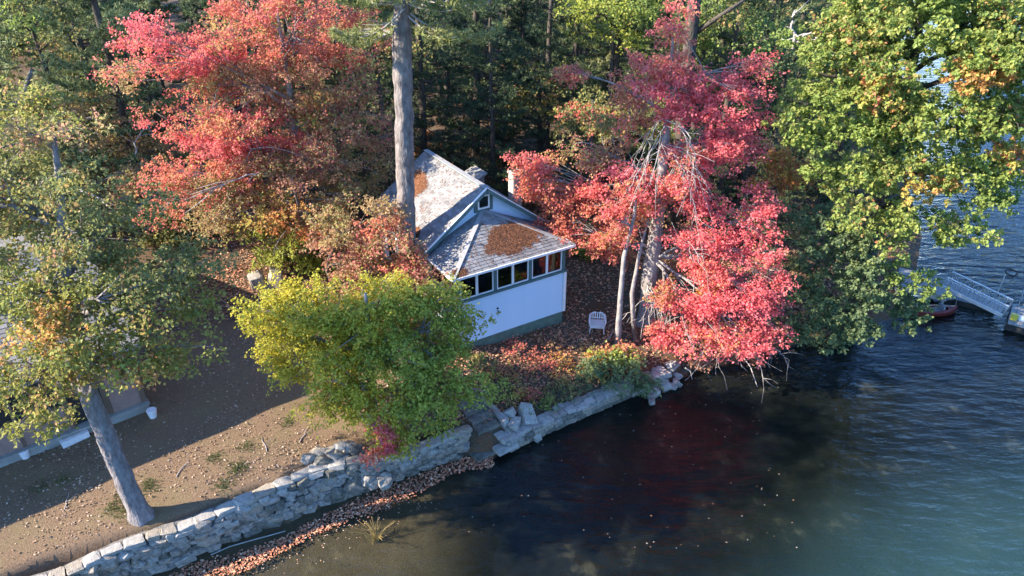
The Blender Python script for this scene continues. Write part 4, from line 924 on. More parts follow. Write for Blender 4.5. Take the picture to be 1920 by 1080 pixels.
    hu = np.repeat(hh + r.normal(0, .14, len(hh)), lp) + r.normal(0, .12, m); pid = np.repeat(np.arange(NC), nsp * lp)
    colr = np.zeros((m, 3))
    pals = {id(p): p for p in cc_}; pk = np.array([id(p) for p in cc_])[pid]
    hq = (np.argsort(np.argsort(hu)) + .5) / m if False else np.mod(np.abs(hu), 1.0)
    for k, p in pals.items():
        mm = pk == k; colr[mm] = pick(p, hq[mm])
    colr *= r.normal(1, .14, (m, 1)).clip(.6, 1.4)
    L_ = leaf * r.uniform(1 - leafvar, 1 + leafvar, m)
    leaf_arr(lm, LP - o0, D_, N, L_, L_ * r.uniform(.65, .95, m), colr)
    lm.build('crown', M['leaf'], root)
    return root

def dead_branches(root, curves, m='dead_wood', seed=0):
    r = np.random.default_rng(seed); o0 = np.array(root.location)
    for pts, r0 in curves:
        b = MB(); pts = np.asarray(pts, float); d = np.r_[0, np.cumsum(np.linalg.norm(np.diff(pts, axis=0), axis=1))]; s = np.linspace(0, d[-1], 12)
        P = np.column_stack([np.interp(s, d, pts[:, k]) for k in range(3)])
        P[1:-1] = (P[:-2] + 2 * P[1:-1] + P[2:]) / 4; P[1:] += r.normal(0, .03, (11, 3)); b.tube(P - o0, np.linspace(r0, r0 * .25, 12), 5)
        for _ in range(7):
            i = r.integers(3, 11); e = P[i] + (P[i] - P[i - 2]) * r.uniform(.6, 1.6) + r.normal(0, .28, 3) + [0, 0, -.12]
            b.tube(np.array([P[i], (P[i] + e) / 2 + r.normal(0, .04, 3), e]) - o0, [r0 * .4, r0 * .28, .005], 4)
        b.build('dead_branch', M[m], root, True)

G_ = lambda px, py, z=1.2: (lambda p: np.array([p[0], p[1], gz(p[0], p[1])]))(gp(px, py, z))
# leaning trunk tree at the lower left
tb_ = np.array([-9.96, 13.77, gz(-9.96, 13.77)])
fk = at(168, 745, 13.9)
T1 = broadleaf('leaning_tree', 'big tree with thick bare leaning grey trunk rising from the brown lawn beside the wall', 'tree', None,
    [(tb_, .24), (tb_ * .6 + fk * .4 + [-.03, 0, 0], .235), (fk, .215), (at(135, 600, 14.4), .17), (at(120, 480, 14.8), .12), (at(110, 330, 15.2), .07), (at(100, 250, 15.4), .05)],
    [(40, 560, 14.6, (1.6, 1.4, .8), 'olivelow'), (170, 600, 13.6, (1.4, 1.2, .6), 'olivelow'), (300, 610, 14.4, (1.2, 1.1, .6), 'olivelow'), (110, 690, 13.0, (1.4, 1.0, .5), 'olivelow'), (30, 700, 13.0, (1.1, 1.0, .5), 'olivelow'),
     (260, 500, 15.2, (1.5, 1.3, .8), 'olive'), (90, 440, 15.6, (1.8, 1.5, 1.0), 'olive'), (360, 480, 15.8, (1.0, 1.0, .6), 'olive', .8), (320, 680, 14.3, (.55, .5, .3), 'olivelow'), (60, 770, 12.7, (.7, .6, .3), 'olivelow', .8),
     (200, 680, 13.3, (.8, .7, .3), 'olivelow'), (30, 330, 15.6, (1.5, 1.4, .9), 'olive'), (180, 390, 16, (1.4, 1.3, .8), 'olive', .8), (-160, 520, 14.5, (1.8, 1.8, 1.1), 'olive'), (-150, 330, 15, (1.6, 1.6, 1.0), 'olive'),
     (20, 225, 15.6, (1.2, 1.2, .7), 'olivelow', .8), (-130, 680, 13.4, (1.4, 1.2, .6), 'olive'), (128, 560, 13.5, (.8, .6, .5), 'olivelow'), (55, 525, 13.6, (1.0, .8, .5), 'olivelow'), (25, 600, 13.1, (.8, .7, .4), 'olivelow'), (210, 540, 13.8, (.7, .6, .35), 'olive'), (115, 450, 14.1, (.9, .7, .5), 'olive'), (110, 340, 14.5, (.9, .7, .5), 'olive'), (105, 255, 15, (.8, .7, .4), 'tan'), (250, 690, 13.2, (.5, .4, .25), 'oakorange', .7), (80, 610, 13, (.6, .5, .3), 'oakorange', .7)],
    leaf=.095, per=225, clump=.42, dens=.72, bark='oak_bark', seed=3, nlimb=12, sides=18, flat=.5)
dead_branches(T1, [([fk - [0, 0, .1], at(178, 690, 13.7), at(186, 640, 13.8)], .10), ([fk - [.05, 0, .2], at(120, 690, 13.9), at(100, 640, 14.2), at(60, 600, 14.4)], .09),
                   ([at(120, 620, 14.2), at(150, 565, 13.6), at(190, 560, 13.4)], .07)], 'oak_bark', 4)
# tree behind the beige house
b2 = np.array([-19.6, 30.4, gz(-19.6, 30.4)])
T2 = broadleaf('maple_tree', 'olive and rust coloured tree standing behind the beige house at the left edge', 'tree', None,
    [(b2, .34), (at(25, 450, 30.4), .30), (at(0, 420, 30.2), .27), (at(20, 260, 31.0), .18), (at(60, 130, 31.5), .08)],
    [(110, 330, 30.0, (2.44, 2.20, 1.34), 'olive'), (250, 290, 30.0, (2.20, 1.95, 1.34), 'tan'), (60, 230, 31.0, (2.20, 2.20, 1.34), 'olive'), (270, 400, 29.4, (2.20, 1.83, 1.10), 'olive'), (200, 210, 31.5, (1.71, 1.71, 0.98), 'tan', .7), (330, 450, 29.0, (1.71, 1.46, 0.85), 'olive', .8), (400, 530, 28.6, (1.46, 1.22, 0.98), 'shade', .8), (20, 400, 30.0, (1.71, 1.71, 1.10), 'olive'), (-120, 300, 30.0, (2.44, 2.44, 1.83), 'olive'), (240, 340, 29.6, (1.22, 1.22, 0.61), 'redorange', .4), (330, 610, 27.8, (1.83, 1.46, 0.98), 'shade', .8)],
    leaf=0.13, per=240, clump=.55, dens=0.85, bark='oak_bark', seed=8, nlimb=9, sides=12)
dead_branches(T2, [([at(60, 400, 30.2), at(110, 348, 29.0), at(160, 360, 28.4), at(220, 385, 28.0)], .13), ([at(45, 440, 30.2), at(55, 390, 30.0), at(40, 350, 30.0)], .15), ([at(250, 300, 30.0), at(262, 250, 30.0), at(288, 225, 30.0)], .05)], 'dead_wood', 9)

# red maple left of the cottage
mb_ = np.array([-8.4, 28.4, gz(-8.4, 28.4)])
T3 = broadleaf('red_maple', 'large red and rust maple left of the cottage and the tall bare pine trunk', 'tree', 'red maples by the cottage',
    [(mb_, .24), (at(575, 430, 28.2), .20), (at(560, 300, 28.2), .16), (at(540, 150, 28.3), .11), (at(520, 20, 28.4), .05)],
    [(330, 95, 27.0, (2.53, 1.87, 0.88), 'red', 1.1), (280, 60, 27.4, (1.10, 1.10, 0.55), 'pink'), (520, 40, 28.3, (2.86, 2.42, 1.65), 'redorange'), (440, 150, 27.3, (1.2, 1.0, .6), 'tan', .8), (600, 200, 28, (1.4, 1.2, .7), 'oakorange', .7), (520, 290, 27, (1.2, 1, .5), 'tan', .8), (650, 70, 28.5, (1.65, 1.54, 1.54), 'redorange'), (420, 215, 27.2, (2.53, 1.98, 1.32), 'red', 1.1), (560, 150, 28.5, (2.42, 2.20, 1.43), 'brick'), (650, 210, 28.8, (1.76, 1.65, 1.32), 'brick'), (390, 315, 26.8, (2.20, 1.87, 0.88), 'redorange', 1.1), (540, 300, 27.6, (2.64, 2.20, 1.32), 'brick'), (480, 260, 27.2, (1.98, 1.65, 0.88), 'red'),
     (670, 330, 28.4, (1.54, 1.43, 1.10), 'tan'), (440, 400, 27.0, (1.87, 1.54, 0.77), 'tan', .9), (570, 400, 27.6, (1.98, 1.76, 0.99), 'tan'), (660, 440, 27.6, (1.54, 1.32, 0.99), 'brick'), (700, 520, 26.4, (1.32, 1.10, 0.77), 'brick', .9), (720, 250, 29.2, (0.77, 0.88, 0.66), 'brick', .7), (330, 385, 26.6, (0.99, 0.99, 0.44), 'redorange', .7), (600, 480, 27.2, (1.10, 0.99, 0.55), 'tan', .6), (250, 150, 27.4, (1.10, 0.88, 0.44), 'tan', .7), (430, 400, 25.6, (1.5, 1.2, .7), 'tan'), (500, 455, 25.2, (1.2, 1.0, .6), 'yellowgreen', .8), (380, 350, 25.8, (1.3, 1.1, .6), 'tan'), (560, 430, 25.4, (1.4, 1.2, .8), 'orange'), (480, 390, 25.6, (1.3, 1, .6), 'oakorange', .8), (620, 390, 26, (1.3, 1.1, .8), 'tan', .9), (460, 345, 27.0, (1.32, 1.10, 0.55), 'red', .8)],
    leaf=0.1, per=290, clump=.52, dens=0.92, bark='maple_bark', seed=13, nlimb=16, sides=10, flat=.42)
dead_branches(T3, [([at(560, 330, 27.8), at(480, 325, 25.6), at(420, 345, 25.0), at(390, 360, 24.8)], .05), ([at(590, 520, 27.6), at(600, 470, 27.0), at(612, 450, 26.8)], .09), ([at(630, 530, 27.2), at(615, 480, 27.0), at(600, 440, 27.0)], .07)], 'dead_wood', 14)
rm_ = np.array([-6.1, 22.9, gz(-6.1, 22.9)])
broadleaf('rust_tree', 'thin rust brown tree hanging over the left wall of the cottage and the pine foot', 'tree', None,
    [(rm_, .09), (at(610, 500, 22.9), .075), (at(640, 440, 22.9), .05), (at(690, 410, 22.8), .02)],
    [(700, 520, 22.4, (1.0, .8, .6), 'brick'), (650, 470, 22.6, (1.1, .9, .6), 'brick'), (745, 480, 22.6, (.75, .6, .6), 'brick'), (760, 555, 22.0, (.7, .5, .4), 'brick'), (680, 580, 21.8, (.9, .7, .4), 'brick', .9), (610, 430, 23, (.9, .8, .5), 'tan', .8), (720, 420, 22.9, (.6, .5, .4), 'redorange', .7), (790, 510, 21.6, (.45, .4, .3), 'brick', .6), (745, 455, 22.2, (.65, .5, .4), 'brick', .9), (765, 500, 21.9, (.5, .4, .35), 'redorange', .8), (700, 470, 22.2, (.8, .6, .5), 'brick', .8), (690, 400, 23, (.8, .7, .5), 'tan', .8), (640, 560, 22, (.7, .6, .3), 'tan', .7)],
    leaf=.10, per=230, clump=.40, dens=1.1, bark='dark_bark', seed=15, nlimb=7)
# low yellow green growth by the boulders
bx = G_(560, 500, 2.0)
broadleaf('shrub', 'low yellow green shrub between the split boulder and the red maple', 'shrub', None, [(bx, .06), (bx + [0, 0, .5], .05), (bx + [0, 0, .9], .03)],
    [(None, 0, 0, (1.3, .9, .6), 'yellowgreen', 1, bx + [0, 0, .8]), (None, 0, 0, (.8, .7, .5), 'yellowgreen', 1, bx + [1.2, -.2, .6]), (None, 0, 0, (.7, .6, .4), 'green', 1, bx + [-.9, .6, .9])], leaf=.12, per=180, clump=.36, dens=.7, bark='dark_bark', seed=17, nlimb=5)

# yellow shore tree
yb_ = np.array([-4.4, 17.6, gz(-4.4, 17.6)])
broadleaf('yellow_tree', 'bushy yellow and green tree on the shore before the left end of the cottage', 'tree', None,
    [(yb_, .17), (yb_ + [.1, .1, 1.5], .14), (yb_ + [.2, .2, 3.2], .09), (yb_ + [.2, .2, 4.6], .04)],
    [(520, 570, 18.6, (1.07, 0.99, 0.58), 'yellow'), (600, 590, 18.2, (1.36, 1.17, 0.78), 'yellow'), (700, 570, 18.2, (1.36, 1.17, 0.78), 'yellow'), (790, 590, 18.0, (1.07, 0.90, 0.78), 'yellowgreen'), (560, 660, 17.8, (1.07, 0.90, 0.58), 'yellow'), (650, 670, 17.4, (1.26, 0.99, 0.68), 'yellow'), (760, 670, 17.2, (1.26, 0.99, 0.78), 'yellowgreen'),
     (620, 730, 17.0, (0.97, 0.81, 0.48), 'yellow'), (840, 700, 17.1, (1.07, 0.81, 0.68), 'yellowgreen'), (710, 745, 16.7, (1.07, 0.72, 0.58), 'yellow'), (790, 770, 16.4, (0.97, 0.63, 0.58), 'yellowgreen'), (760, 815, 16.1, (0.73, 0.45, 0.34), 'yellow'), (880, 740, 16.8, (0.53, 0.45, 0.48), 'yellowgreen', .8), (690, 640, 18.2, (1.16, 1.08, 0.87), 'yellow'), (860, 600, 18.4, (0.39, 0.36, 0.58), 'yellowgreen', .7), (835, 545, 18.8, (0.48, 0.45, 0.48), 'yellowgreen', .6), (500, 610, 18.2, (0.58, 0.54, 0.34), 'yellow', .9), (845, 650, 17.8, (0.48, 0.45, 0.48), 'yellowgreen', .9)],
    leaf=0.092, per=300, clump=.40, dens=1.35, bark='maple_bark', seed=19, nlimb=14, flat=.6)
sh = gp(712, 835, .9)
broadleaf('red_shrub', 'small crimson shrub at the top of the shore wall under the yellow tree', 'shrub', None, [(sh, .03), (sh + [0, 0, .4], .02), (sh + [0, 0, .7], .012)],
    [(712, 803, 16.0, (.28, .25, .38), 'pink'), (728, 830, 15.8, (.22, .2, .25), 'pink'), (700, 850, 15.7, (.2, .2, .15), 'redorange')], leaf=.09, per=110, clump=.2, dens=.6, bark='dark_bark', seed=23, nlimb=3)

# red maple right of the cottage
rb_ = np.array([5.35, 24.3, gz(5.35, 24.3)])
T5 = broadleaf('red_maple', 'brilliant pink red maple right of the cottage leaning over the dark water', 'tree', 'red maples by the cottage',
    [(rb_, .33), (at(1220, 500, 24.3), .30), (at(1232, 420, 24.4), .24), (at(1245, 300, 24.6), .16), (at(1255, 180, 24.8), .09), (at(1262, 70, 24.9), .03)],
    [(1268, 85, 24.8, (.42, .45, 1.3), 'red', 1.3), (1255, 150, 24.7, (.7, .7, .9), 'red', 1.0), (1190, 200, 25.2, (1.1, 1.0, .7), 'red', .7), (1260, 180, 24.6, (1.0, 1, .9), 'pink'), (1350, 180, 24.4, (1.15, 1.0, .9), 'pink', .9), (1380, 260, 24.0, (1.1, 1.0, 1.0), 'pink'), (1120, 285, 25.8, (1.3, 1.1, .8), 'brick', .7), (1110, 240, 26, (.8, .7, .5), 'olive', .6), (1050, 340, 25.4, (1.5, 1.3, .9), 'redorange'), (1150, 370, 24.6, (1.5, 1.3, .9), 'red'),
     (1300, 290, 24.9, (1.2, 1.1, .8), 'pink', .7), (1290, 370, 23.7, (1.3, 1.1, .6), 'pink'), (1110, 440, 24.8, (1.4, 1.2, .7), 'redorange'), (1200, 340, 23.8, (1.0, .9, .5), 'pink', .6), (1395, 380, 23.8, (.8, .8, .5), 'pink', .8), (1360, 490, 22.9, (1.0, .8, .4), 'pink', .7), (1390, 560, 22.0, (1.4, 1.1, .6), 'pink', 1.2), (1300, 580, 22.2, (1.0, .8, .5), 'pink', 1.0), (1340, 635, 21.5, (1.3, .9, .4), 'pink', 1.1), (1435, 600, 21.8, (.7, .6, .5), 'pink', 1.1),
     (1225, 610, 22.6, (.6, .5, .4), 'red', .8), (1090, 140, 26.5, (.4, .4, .6), 'redorange', .7), (1320, 560, 22.8, (.6, .5, .4), 'orange', .8), (1270, 470, 25.4, (1.2, 1, .9), 'brick', .6), (1160, 470, 25.4, (1.0, .9, .7), 'brick', .6), (1010, 300, 25.6, (.7, .7, .4), 'red', .7), (1390, 640, 21.2, (.9, .6, .4), 'pink', 1.1), (1300, 430, 23.2, (.9, .7, .4), 'pink', .8), (1250, 285, 23.4, (.8, .6, .4), 'pink', .5), (1415, 470, 22.4, (.8, .6, .35), 'pink', .9), (1300, 500, 22.6, (.8, .6, .5), 'pink', .8), (1350, 450, 22.9, (.9, .7, .5), 'pink', .8), (1425, 420, 23, (.6, .6, .5), 'pink', .8), (1300, 350, 23.2, (1.0, .8, .6), 'pink', .7), (1180, 430, 23.6, (.8, .6, .4), 'red', .7), (1240, 560, 22.6, (.5, .4, .35), 'red', .6), (1190, 130, 25.6, (.5, .5, .6), 'red', .6), (1400, 130, 24.6, (.5, .5, .5), 'pink', .7), (1445, 535, 21.9, (.7, .6, .35), 'pink', .9), (1330, 510, 22.4, (.7, .6, .3), 'red', .8), (1060, 420, 25, (1.0, .9, .5), 'redorange', .7), (1260, 640, 21.9, (.7, .5, .3), 'pink', .7)],
    leaf=0.095, per=290, clump=.42, dens=1.08, bark='maple_bark', seed=29, nlimb=20, sides=14, flat=.5, limb_r=.2)
cr = []
rd = np.random.default_rng(77)
for k in range(14):
    ang = rd.uniform(-1.3, 1.3); s0 = at(1235 + rd.uniform(-10, 20), 265 + rd.uniform(-50, 30), 24.2)
    e = at(1245 + 95 * math.sin(ang) + rd.uniform(-10, 10), 330 + rd.uniform(0, 110), 22.9 + rd.uniform(-.4, .4)); m = (s0 + e) / 2 + [0, -.5, .7 + rd.uniform(0, .5)]
    cr.append(([s0, m, e], rd.uniform(.012, .022)))
for k in range(7):
    s0 = at(1240, 440, 24.2); e = at(1330 + rd.uniform(-20, 130), 500 + rd.uniform(0, 150), 22.0 + rd.uniform(-.5, .4)); m = (s0 + e) / 2 + [.1, -.2, .55]; cr.append(([s0, m, e], rd.uniform(.014, .028)))
for k in range(7):
    s0 = at(1215, 500 + rd.uniform(0, 60), 24.0); e = at(1190 + rd.uniform(-60, 80), 590 + rd.uniform(0, 60), 22.6 + rd.uniform(-.3, .3)); cr.append(([s0, (s0 + e) / 2 + [0, -.2, .4], e], .022))
for k in range(5):
    s0 = at(1330 + 25 * k, 640, 21.6); e = at(1300 + 45 * k, 705 + rd.uniform(-25, 15), 20.7); cr.append(([s0, (s0 + e) / 2 + [0, 0, .2], e], .016))
dead_branches(T5, cr, 'dead_wood', 31)
# slim pale trunk beside the chair
sb = np.array([4.02, 22.75, gz(4.02, 22.75)])
broadleaf('slim_tree', 'slim pale grey double trunk between the white armchair and the thick maple trunk', 'tree', None,
    [(sb, .125), (at(1163, 560, 22.8), .10), (at(1170, 480, 23), .08), (at(1190, 400, 23.3), .06), (at(1195, 330, 23.5), .03)],
    [(1180, 330, 23.6, (.5, .5, .4), 'red', .7), (1150, 410, 23.2, (.5, .5, .3), 'redorange', .6)], leaf=.11, per=120, clump=.4, dens=.6, bark='maple_bark', seed=37, nlimb=4)
sb2 = np.array([4.75, 23.2, gz(4.75, 23.2)]); t = thing('snag', 'thin leaning grey snag crossing beside the slim pale trunk', 'dead tree', sb2)
b = MB(); P_ = np.array([sb2 - [0, 0, .1], at(1185, 550, 23.2), at(1200, 470, 23.4), at(1216, 410, 23.6)]); b.tube(P_ - sb2, [.10, .085, .06, .03], 8); b.build('trunk', M['maple_bark'], t, True)

# big green oak at the right
ob = np.array([14.2, 25.4, gz(14.2, 25.4)])
T6 = broadleaf('oak_tree', 'huge yellow green broadleaf tree overhanging the lake in the upper right corner', 'tree', None,
    [(ob, .36), (at(1640, 430, 25), .30), (at(1680, 250, 24.8), .22), (at(1720, 80, 24.5), .13), (at(1740, -80, 24.3), .05)],
    [(1600, 110, 24, (1.9, 1.7, 1.3), 'oak'), (1740, 70, 23, (2.3, 2, 1.4), 'oak'), (1880, 70, 22, (2.0, 1.8, 1.3), 'oak'), (1560, 215, 23.8, (1.4, 1.3, .9), 'oak'), (1660, 210, 23.6, (1.6, 1.4, 1.0), 'oak'), (1770, 200, 22.8, (2.0, 1.7, 1.1), 'oak'), (1880, 210, 22.0, (1.5, 1.4, 1.0), 'oak'), (1890, 285, 21.8, (.6, .5, .4), 'oakorange'), (1580, 330, 23.4, (1.2, 1.1, .6), 'oak'), (1690, 320, 22.9, (1.6, 1.4, .7), 'oak'),
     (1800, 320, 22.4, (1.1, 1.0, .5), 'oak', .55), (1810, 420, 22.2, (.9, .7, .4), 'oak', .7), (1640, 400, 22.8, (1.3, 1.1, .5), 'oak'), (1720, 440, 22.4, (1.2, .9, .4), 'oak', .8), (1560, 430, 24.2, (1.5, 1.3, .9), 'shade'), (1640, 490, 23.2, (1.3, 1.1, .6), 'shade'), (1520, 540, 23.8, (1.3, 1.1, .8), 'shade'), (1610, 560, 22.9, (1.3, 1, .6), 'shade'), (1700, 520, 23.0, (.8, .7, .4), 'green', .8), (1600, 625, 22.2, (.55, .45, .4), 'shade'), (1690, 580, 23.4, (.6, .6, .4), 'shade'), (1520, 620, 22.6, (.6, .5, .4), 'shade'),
     (1990, 120, 21.5, (1.6, 1.6, 1.4), 'oak'), (1700, -60, 24, (2.2, 2, 1.2), 'oak'), (1860, -50, 22.5, (2.0, 2, 1.2), 'oak'), (1640, 40, 24.6, (1.6, 1.5, 1.1), 'oak'), (1840, 360, 22, (.8, .7, .4), 'green', .45), (1900, 340, 21.6, (.7, .6, .3), 'green', .5), (1780, 270, 22.6, (1.2, 1, .5), 'oak', .6), (1740, 345, 22.3, (.5, .4, .25), 'oakorange', .8), (1640, 170, 22.8, (.5, .4, .3), 'oakorange', .7), (1500, 250, 23.2, (.6, .5, .35), 'oak', .8), (1850, 130, 21, (.3, .3, .2), 'oakorange', .5)],
    leaf=0.125, per=390, clump=.55, dens=1.12, bark='dark_bark', seed=43, nlimb=18, sides=12, flat=.55, rosette=True, droop=.4)
o2 = np.array([10.6, 29.3, gz(10.6, 29.3)])
broadleaf('orange_tree', 'small orange tree peeking out between the pink maple and the green oak', 'tree', None, [(o2, .10), (o2 + [0, 0, 3], .08), (at(1475, 330, 28.5), .04)],
    [(1475, 305, 28.2, (1.2, 1, .7), 'orange'), (1440, 330, 28, (.7, .7, .5), 'orange'), (1510, 330, 28, (.6, .6, .4), 'orange'), (1450, 420, 27.5, (1.0, 1, 1.0), 'tan', .6)], leaf=.12, per=200, clump=.42, dens=.7, bark='dark_bark', seed=47, nlimb=5)

# tall pine in front of the cottage roof
pb = np.array([-4.0, 23.75, gz(-4.0, 23.75)])
ptop = at(752, 10, 23.75)
def needles(mb, P, D_, k, L, wd, col, r, spread=.75):
    n = len(P); P = np.repeat(P, k, 0); D2 = np.repeat(D_, k, 0); m = len(P)
    d = unit(D2 + r.normal(0, spread, (m, 3))); s = unit(np.cross(d, r.normal(size=(m, 3)))); Lr = L * r.uniform(.7, 1.25, (m, 1))
    V = np.stack([P - s * wd / 2, P + s * wd / 2, P + d * Lr], 1).reshape(-1, 3); C = np.repeat(np.asarray(col) if np.ndim(col) > 1 else np.tile(col, (n, 1)), k, 0) * r.normal(1, .18, (m, 1)).clip(.5, 1.6)
    mb.add(V, None, np.arange(m * 3).reshape(-1, 3), np.repeat(np.clip(C, .004, .8), 3, 0))
def bough(cm, bm_, A0, dirv, length, r, col, kt=42, k=8, L=.17, wd=.022, droop=.12, fan=.34, r0=.04, o0=np.zeros(3)):
    dirv = unit(np.asarray(dirv, float)); side = unit(np.cross(dirv, [0, 0, 1.])); s = np.linspace(0, 1, 7)
    P = A0 + np.outer(s * length, dirv) + np.outer(-droop * length * np.sin(s * 2.4) + .10 * length * s ** 3, [0, 0, 1.])
    bm_.tube(P - o0, np.linspace(r0, .008, 7), 4, cap=False)
    t_ = r.uniform(.22, 1.0, kt); base = np.column_stack([np.interp(t_, s, P[:, j]) for j in range(3)])
    lat = r.uniform(-1, 1, kt) * fan * length * (1.12 - t_) * 1.15
    tp = base + side * lat[:, None] + dirv * (np.abs(lat) * .55)[:, None] + np.array([0, 0, 1.]) * r.normal(0, .05, kt)[:, None]
    ks = np.argsort(-np.abs(lat))[:max(5, kt // 5)]
    for j in ks: bm_.tube(np.array([base[j] - dirv * .1, (base[j] + tp[j]) / 2, tp[j]]) - o0, [.012, .009, .005], 3, cap=False)
    nd = unit(dirv * .7 + side * np.sign(lat)[:, None] * .5 + np.array([0, 0, .25]))
    cj = np.asarray(col) * r.normal(1, .12, (kt, 1)) * (1 + .0 * t_[:, None])
    needles(cm, tp - o0, nd, k, L, wd, cj, r)
r = np.random.default_rng(51)
PT = thing('tall_pine', 'tall pine with a thick straight bare trunk standing directly before the cottage roof', 'tree', pb)
P_ = np.array([pb - [0, 0, .2], pb + [0, 0, .3], pb * .6 + ptop * .4, ptop, ptop + (ptop - pb) * .35]); d = np.r_[0, np.cumsum(np.linalg.norm(np.diff(P_, axis=0), axis=1))]; s = np.linspace(0, d[-1], 46)
P = np.column_stack([np.interp(s, d, P_[:, k]) for k in range(3)]); P[:-1] += r.normal(0, .012, (45, 3)); rad = np.interp(s, [0, 1, 10, d[-1]], [.38, .325, .30, .13]) * (1 + r.normal(0, .03, 46))
b = MB(); bark_tube(b, P - pb, rad, 18, r); b.build('trunk', M['pine_bark'], PT, True)
cm, bm2 = MB(), MB()
for k in range(64):
    z = r.uniform(ptop[2] - .1, ptop[2] + 3.9); A0 = pb + (ptop - pb) * (z - pb[2]) / (ptop[2] - pb[2]); a = r.uniform(0, 6.28); ln = r.uniform(1.6, 3.8)
    bough(cm, bm2, A0, (math.cos(a), math.sin(a), .1), ln, r, (.26, .28, .10) if r.random() < .6 else (.17, .22, .085), 60, 10, .22, .03, .16, o0=pb)
for (px, py, Y, ln, a) in [(760, 40, 23.7, 2.2, 3.4), (760, 25, 23.7, 2.4, -.6), (760, 15, 23.6, 2.6, 3.9), (757, 55, 23.8, 1.5, 2.6), (760, 20, 23.8, 3.0, -.2)]:
    bough(cm, bm2, at(px, py, Y), (math.cos(a), math.sin(a), -.05), ln, r, (.28, .29, .10), 90, 11, .22, .03, .25, o0=pb)
bm2.build('branches', M['dead_wood'], PT, True); cm.build('crown', M['needle'], PT)
# dead stubs and twigs at the pine's foot
# ------------------------------------------------------------------ conifers of the woods
def conifer(name, label, group, h, rad, seed, col, col2, bare=.18, per_m=3.2, kt=30, k=8, L=.19, wd=.026, up=.1, droop=.14, bark='dark_bark', tr=.2):
    r = np.random.default_rng(seed); root = thing(name, label, 'tree', (0, 0, 0), 0, group); b = MB()
    s = np.linspace(0, 1, 16); wob = np.cumsum(r.normal(0, .03, (16, 2)), 0); P = np.column_stack([wob, s * h]); P[0, 2] -= .4; b.tube(P, tr * (1 - s) ** .8 + .02, 9); b.build('trunk', M[bark], root, True)
    cm, bm_ = MB(), MB(); z = bare * h
    while z < h * .985:
        f = (z / h - bare) / (1 - bare); ln0 = rad * (1 - f) ** .75 * (.55 + .45 * min(1, f * 5)) + .25
        for _ in range(max(3, int(per_m * 1.3))):
            a = r.uniform(0, 6.28); ln = ln0 * r.uniform(.6, 1.2); A0 = np.array([np.interp(z / h, s, wob[:, 0]), np.interp(z / h, s, wob[:, 1]), z + r.uniform(-.15, .15)])
            c_ = np.array(col) if r.random() < .62 else np.array(col2)
            bough(cm, bm_, A0, (math.cos(a), math.sin(a), up + .5 * f), ln, r, c_, max(8, int(kt * ln / rad)), k, L, wd, droop, .36, .03)
        z += 1.35 / per_m * r.uniform(.8, 1.3)
    bm_.build('branches', M[bark], root, True); cm.build('crown', M['needle'], root)
    return root
protos = [conifer('white_pine', '', 'conifers in the woods', 17, 4.2, 61, (.24, .28, .115), (.16, .21, .09), .14, 2.3, 74, 10, .27, .05, tr=.26),
          conifer('white_pine', '', 'conifers in the woods', 15, 3.6, 62, (.20, .25, .105), (.28, .29, .12), .10, 2.4, 70, 10, .27, .05, tr=.22),
          conifer('hemlock', '', 'conifers in the woods', 15, 3.0, 63, (.065, .095, .05), (.085, .12, .058), .06, 2.7, 60, 10, .2, .045, .02, .22, tr=.2),
          conifer('hemlock', '', 'conifers in the woods', 12, 2.6, 64, (.07, .105, .052), (.095, .13, .06), .04, 2.8, 56, 10, .2, .045, .02, .22, tr=.16)]
spots = []   # kind, x, y, scale
fixed = [(0, -17.5, 32, .95), (1, -21.5, 29.5, 1.0), (0, -13.5, 35, .9), (1, -25, 35, 1.05), (2, -11.0, 31.5, .75), (2, -4.6, 35.5, 1.0), (3, -7.2, 32.8, .95), (2, -2.0, 38, 1.05), (3, -.9, 34.4, .9), (2, 1.6, 35.8, .95), (0, 5.2, 36.5, .95), (1, 8.8, 34.0, .95), (2, 11.8, 30.6, .62), (3, 9.6, 30.8, .6), (0, 12.6, 37, .95), (1, 3.4, 40.5, 1), (3, 13.4, 29.2, .5), (1, 16.5, 34.5, .8), (0, -8.8, 39, 1.0), (1, 17.5, 40, .9), (3, 2.6, 31.6, .5)]
spots += fixed
rf = np.random.default_rng(71)
tries = 0
while len(spots) < 150 and tries < 9000:
    tries += 1
    x, y = rf.uniform(-62, 42), 36 + 52 * rf.random() ** 1.5
    if x > .78 * y + 4 or x < -.73 * y: continue
    zz, s_, q_ = height([[x, y]])
    if q_[0] < 2.5: continue
    if min(math.hypot(x - a, y - b_) for _, a, b_, _ in spots) < 3.0: continue
    kd = int(rf.choice([0, 1, 1, 0, 2, 3, 3])); spots.append((kd, x, y, rf.uniform(.85, 1.15) if kd != 3 else rf.uniform(.45, 1.0)))
used = set()
def clabel(kd, x, y):
    nm = 'feathery olive green pine' if kd < 2 else 'dark drooping hemlock'
    if y > 38: return nm + ' deep in the woods along the top of the view'
    if x < -12: return nm + ' behind the beige house'
    if x < 3: return nm + ' right behind the cottage'
    return nm + ' behind the pink maple and oak'
ORD = ['leftmost of its row', 'second from the left', 'third from the left', 'fourth from the left', 'fifth from the left', 'sixth from the left', 'seventh from the left', 'rightmost of its row']
LAB = {}
for kd, x, y, sc_ in spots: LAB.setdefault(clabel(kd, x, y), []).append(x / y)
def full_label(kd, x, y):
    l = clabel(kd, x, y); v = sorted(LAB[l])
    return l if len(v) > 8 or len(v) == 1 else l + ', ' + (ORD[v.index(x / y)] if v.index(x / y) < len(v) - 1 else ORD[-1])
for kd, x, y, sc_ in spots:
    o = protos[kd] if kd not in used else copy_tree(protos[kd]); used.add(kd)
    o.location = (x, y, gz(x, y) - .1); o.rotation_euler = (0, 0, rf.uniform(0, 6.28)); o.scale = (sc_,) * 3; o['label'] = full_label(kd, x, y)

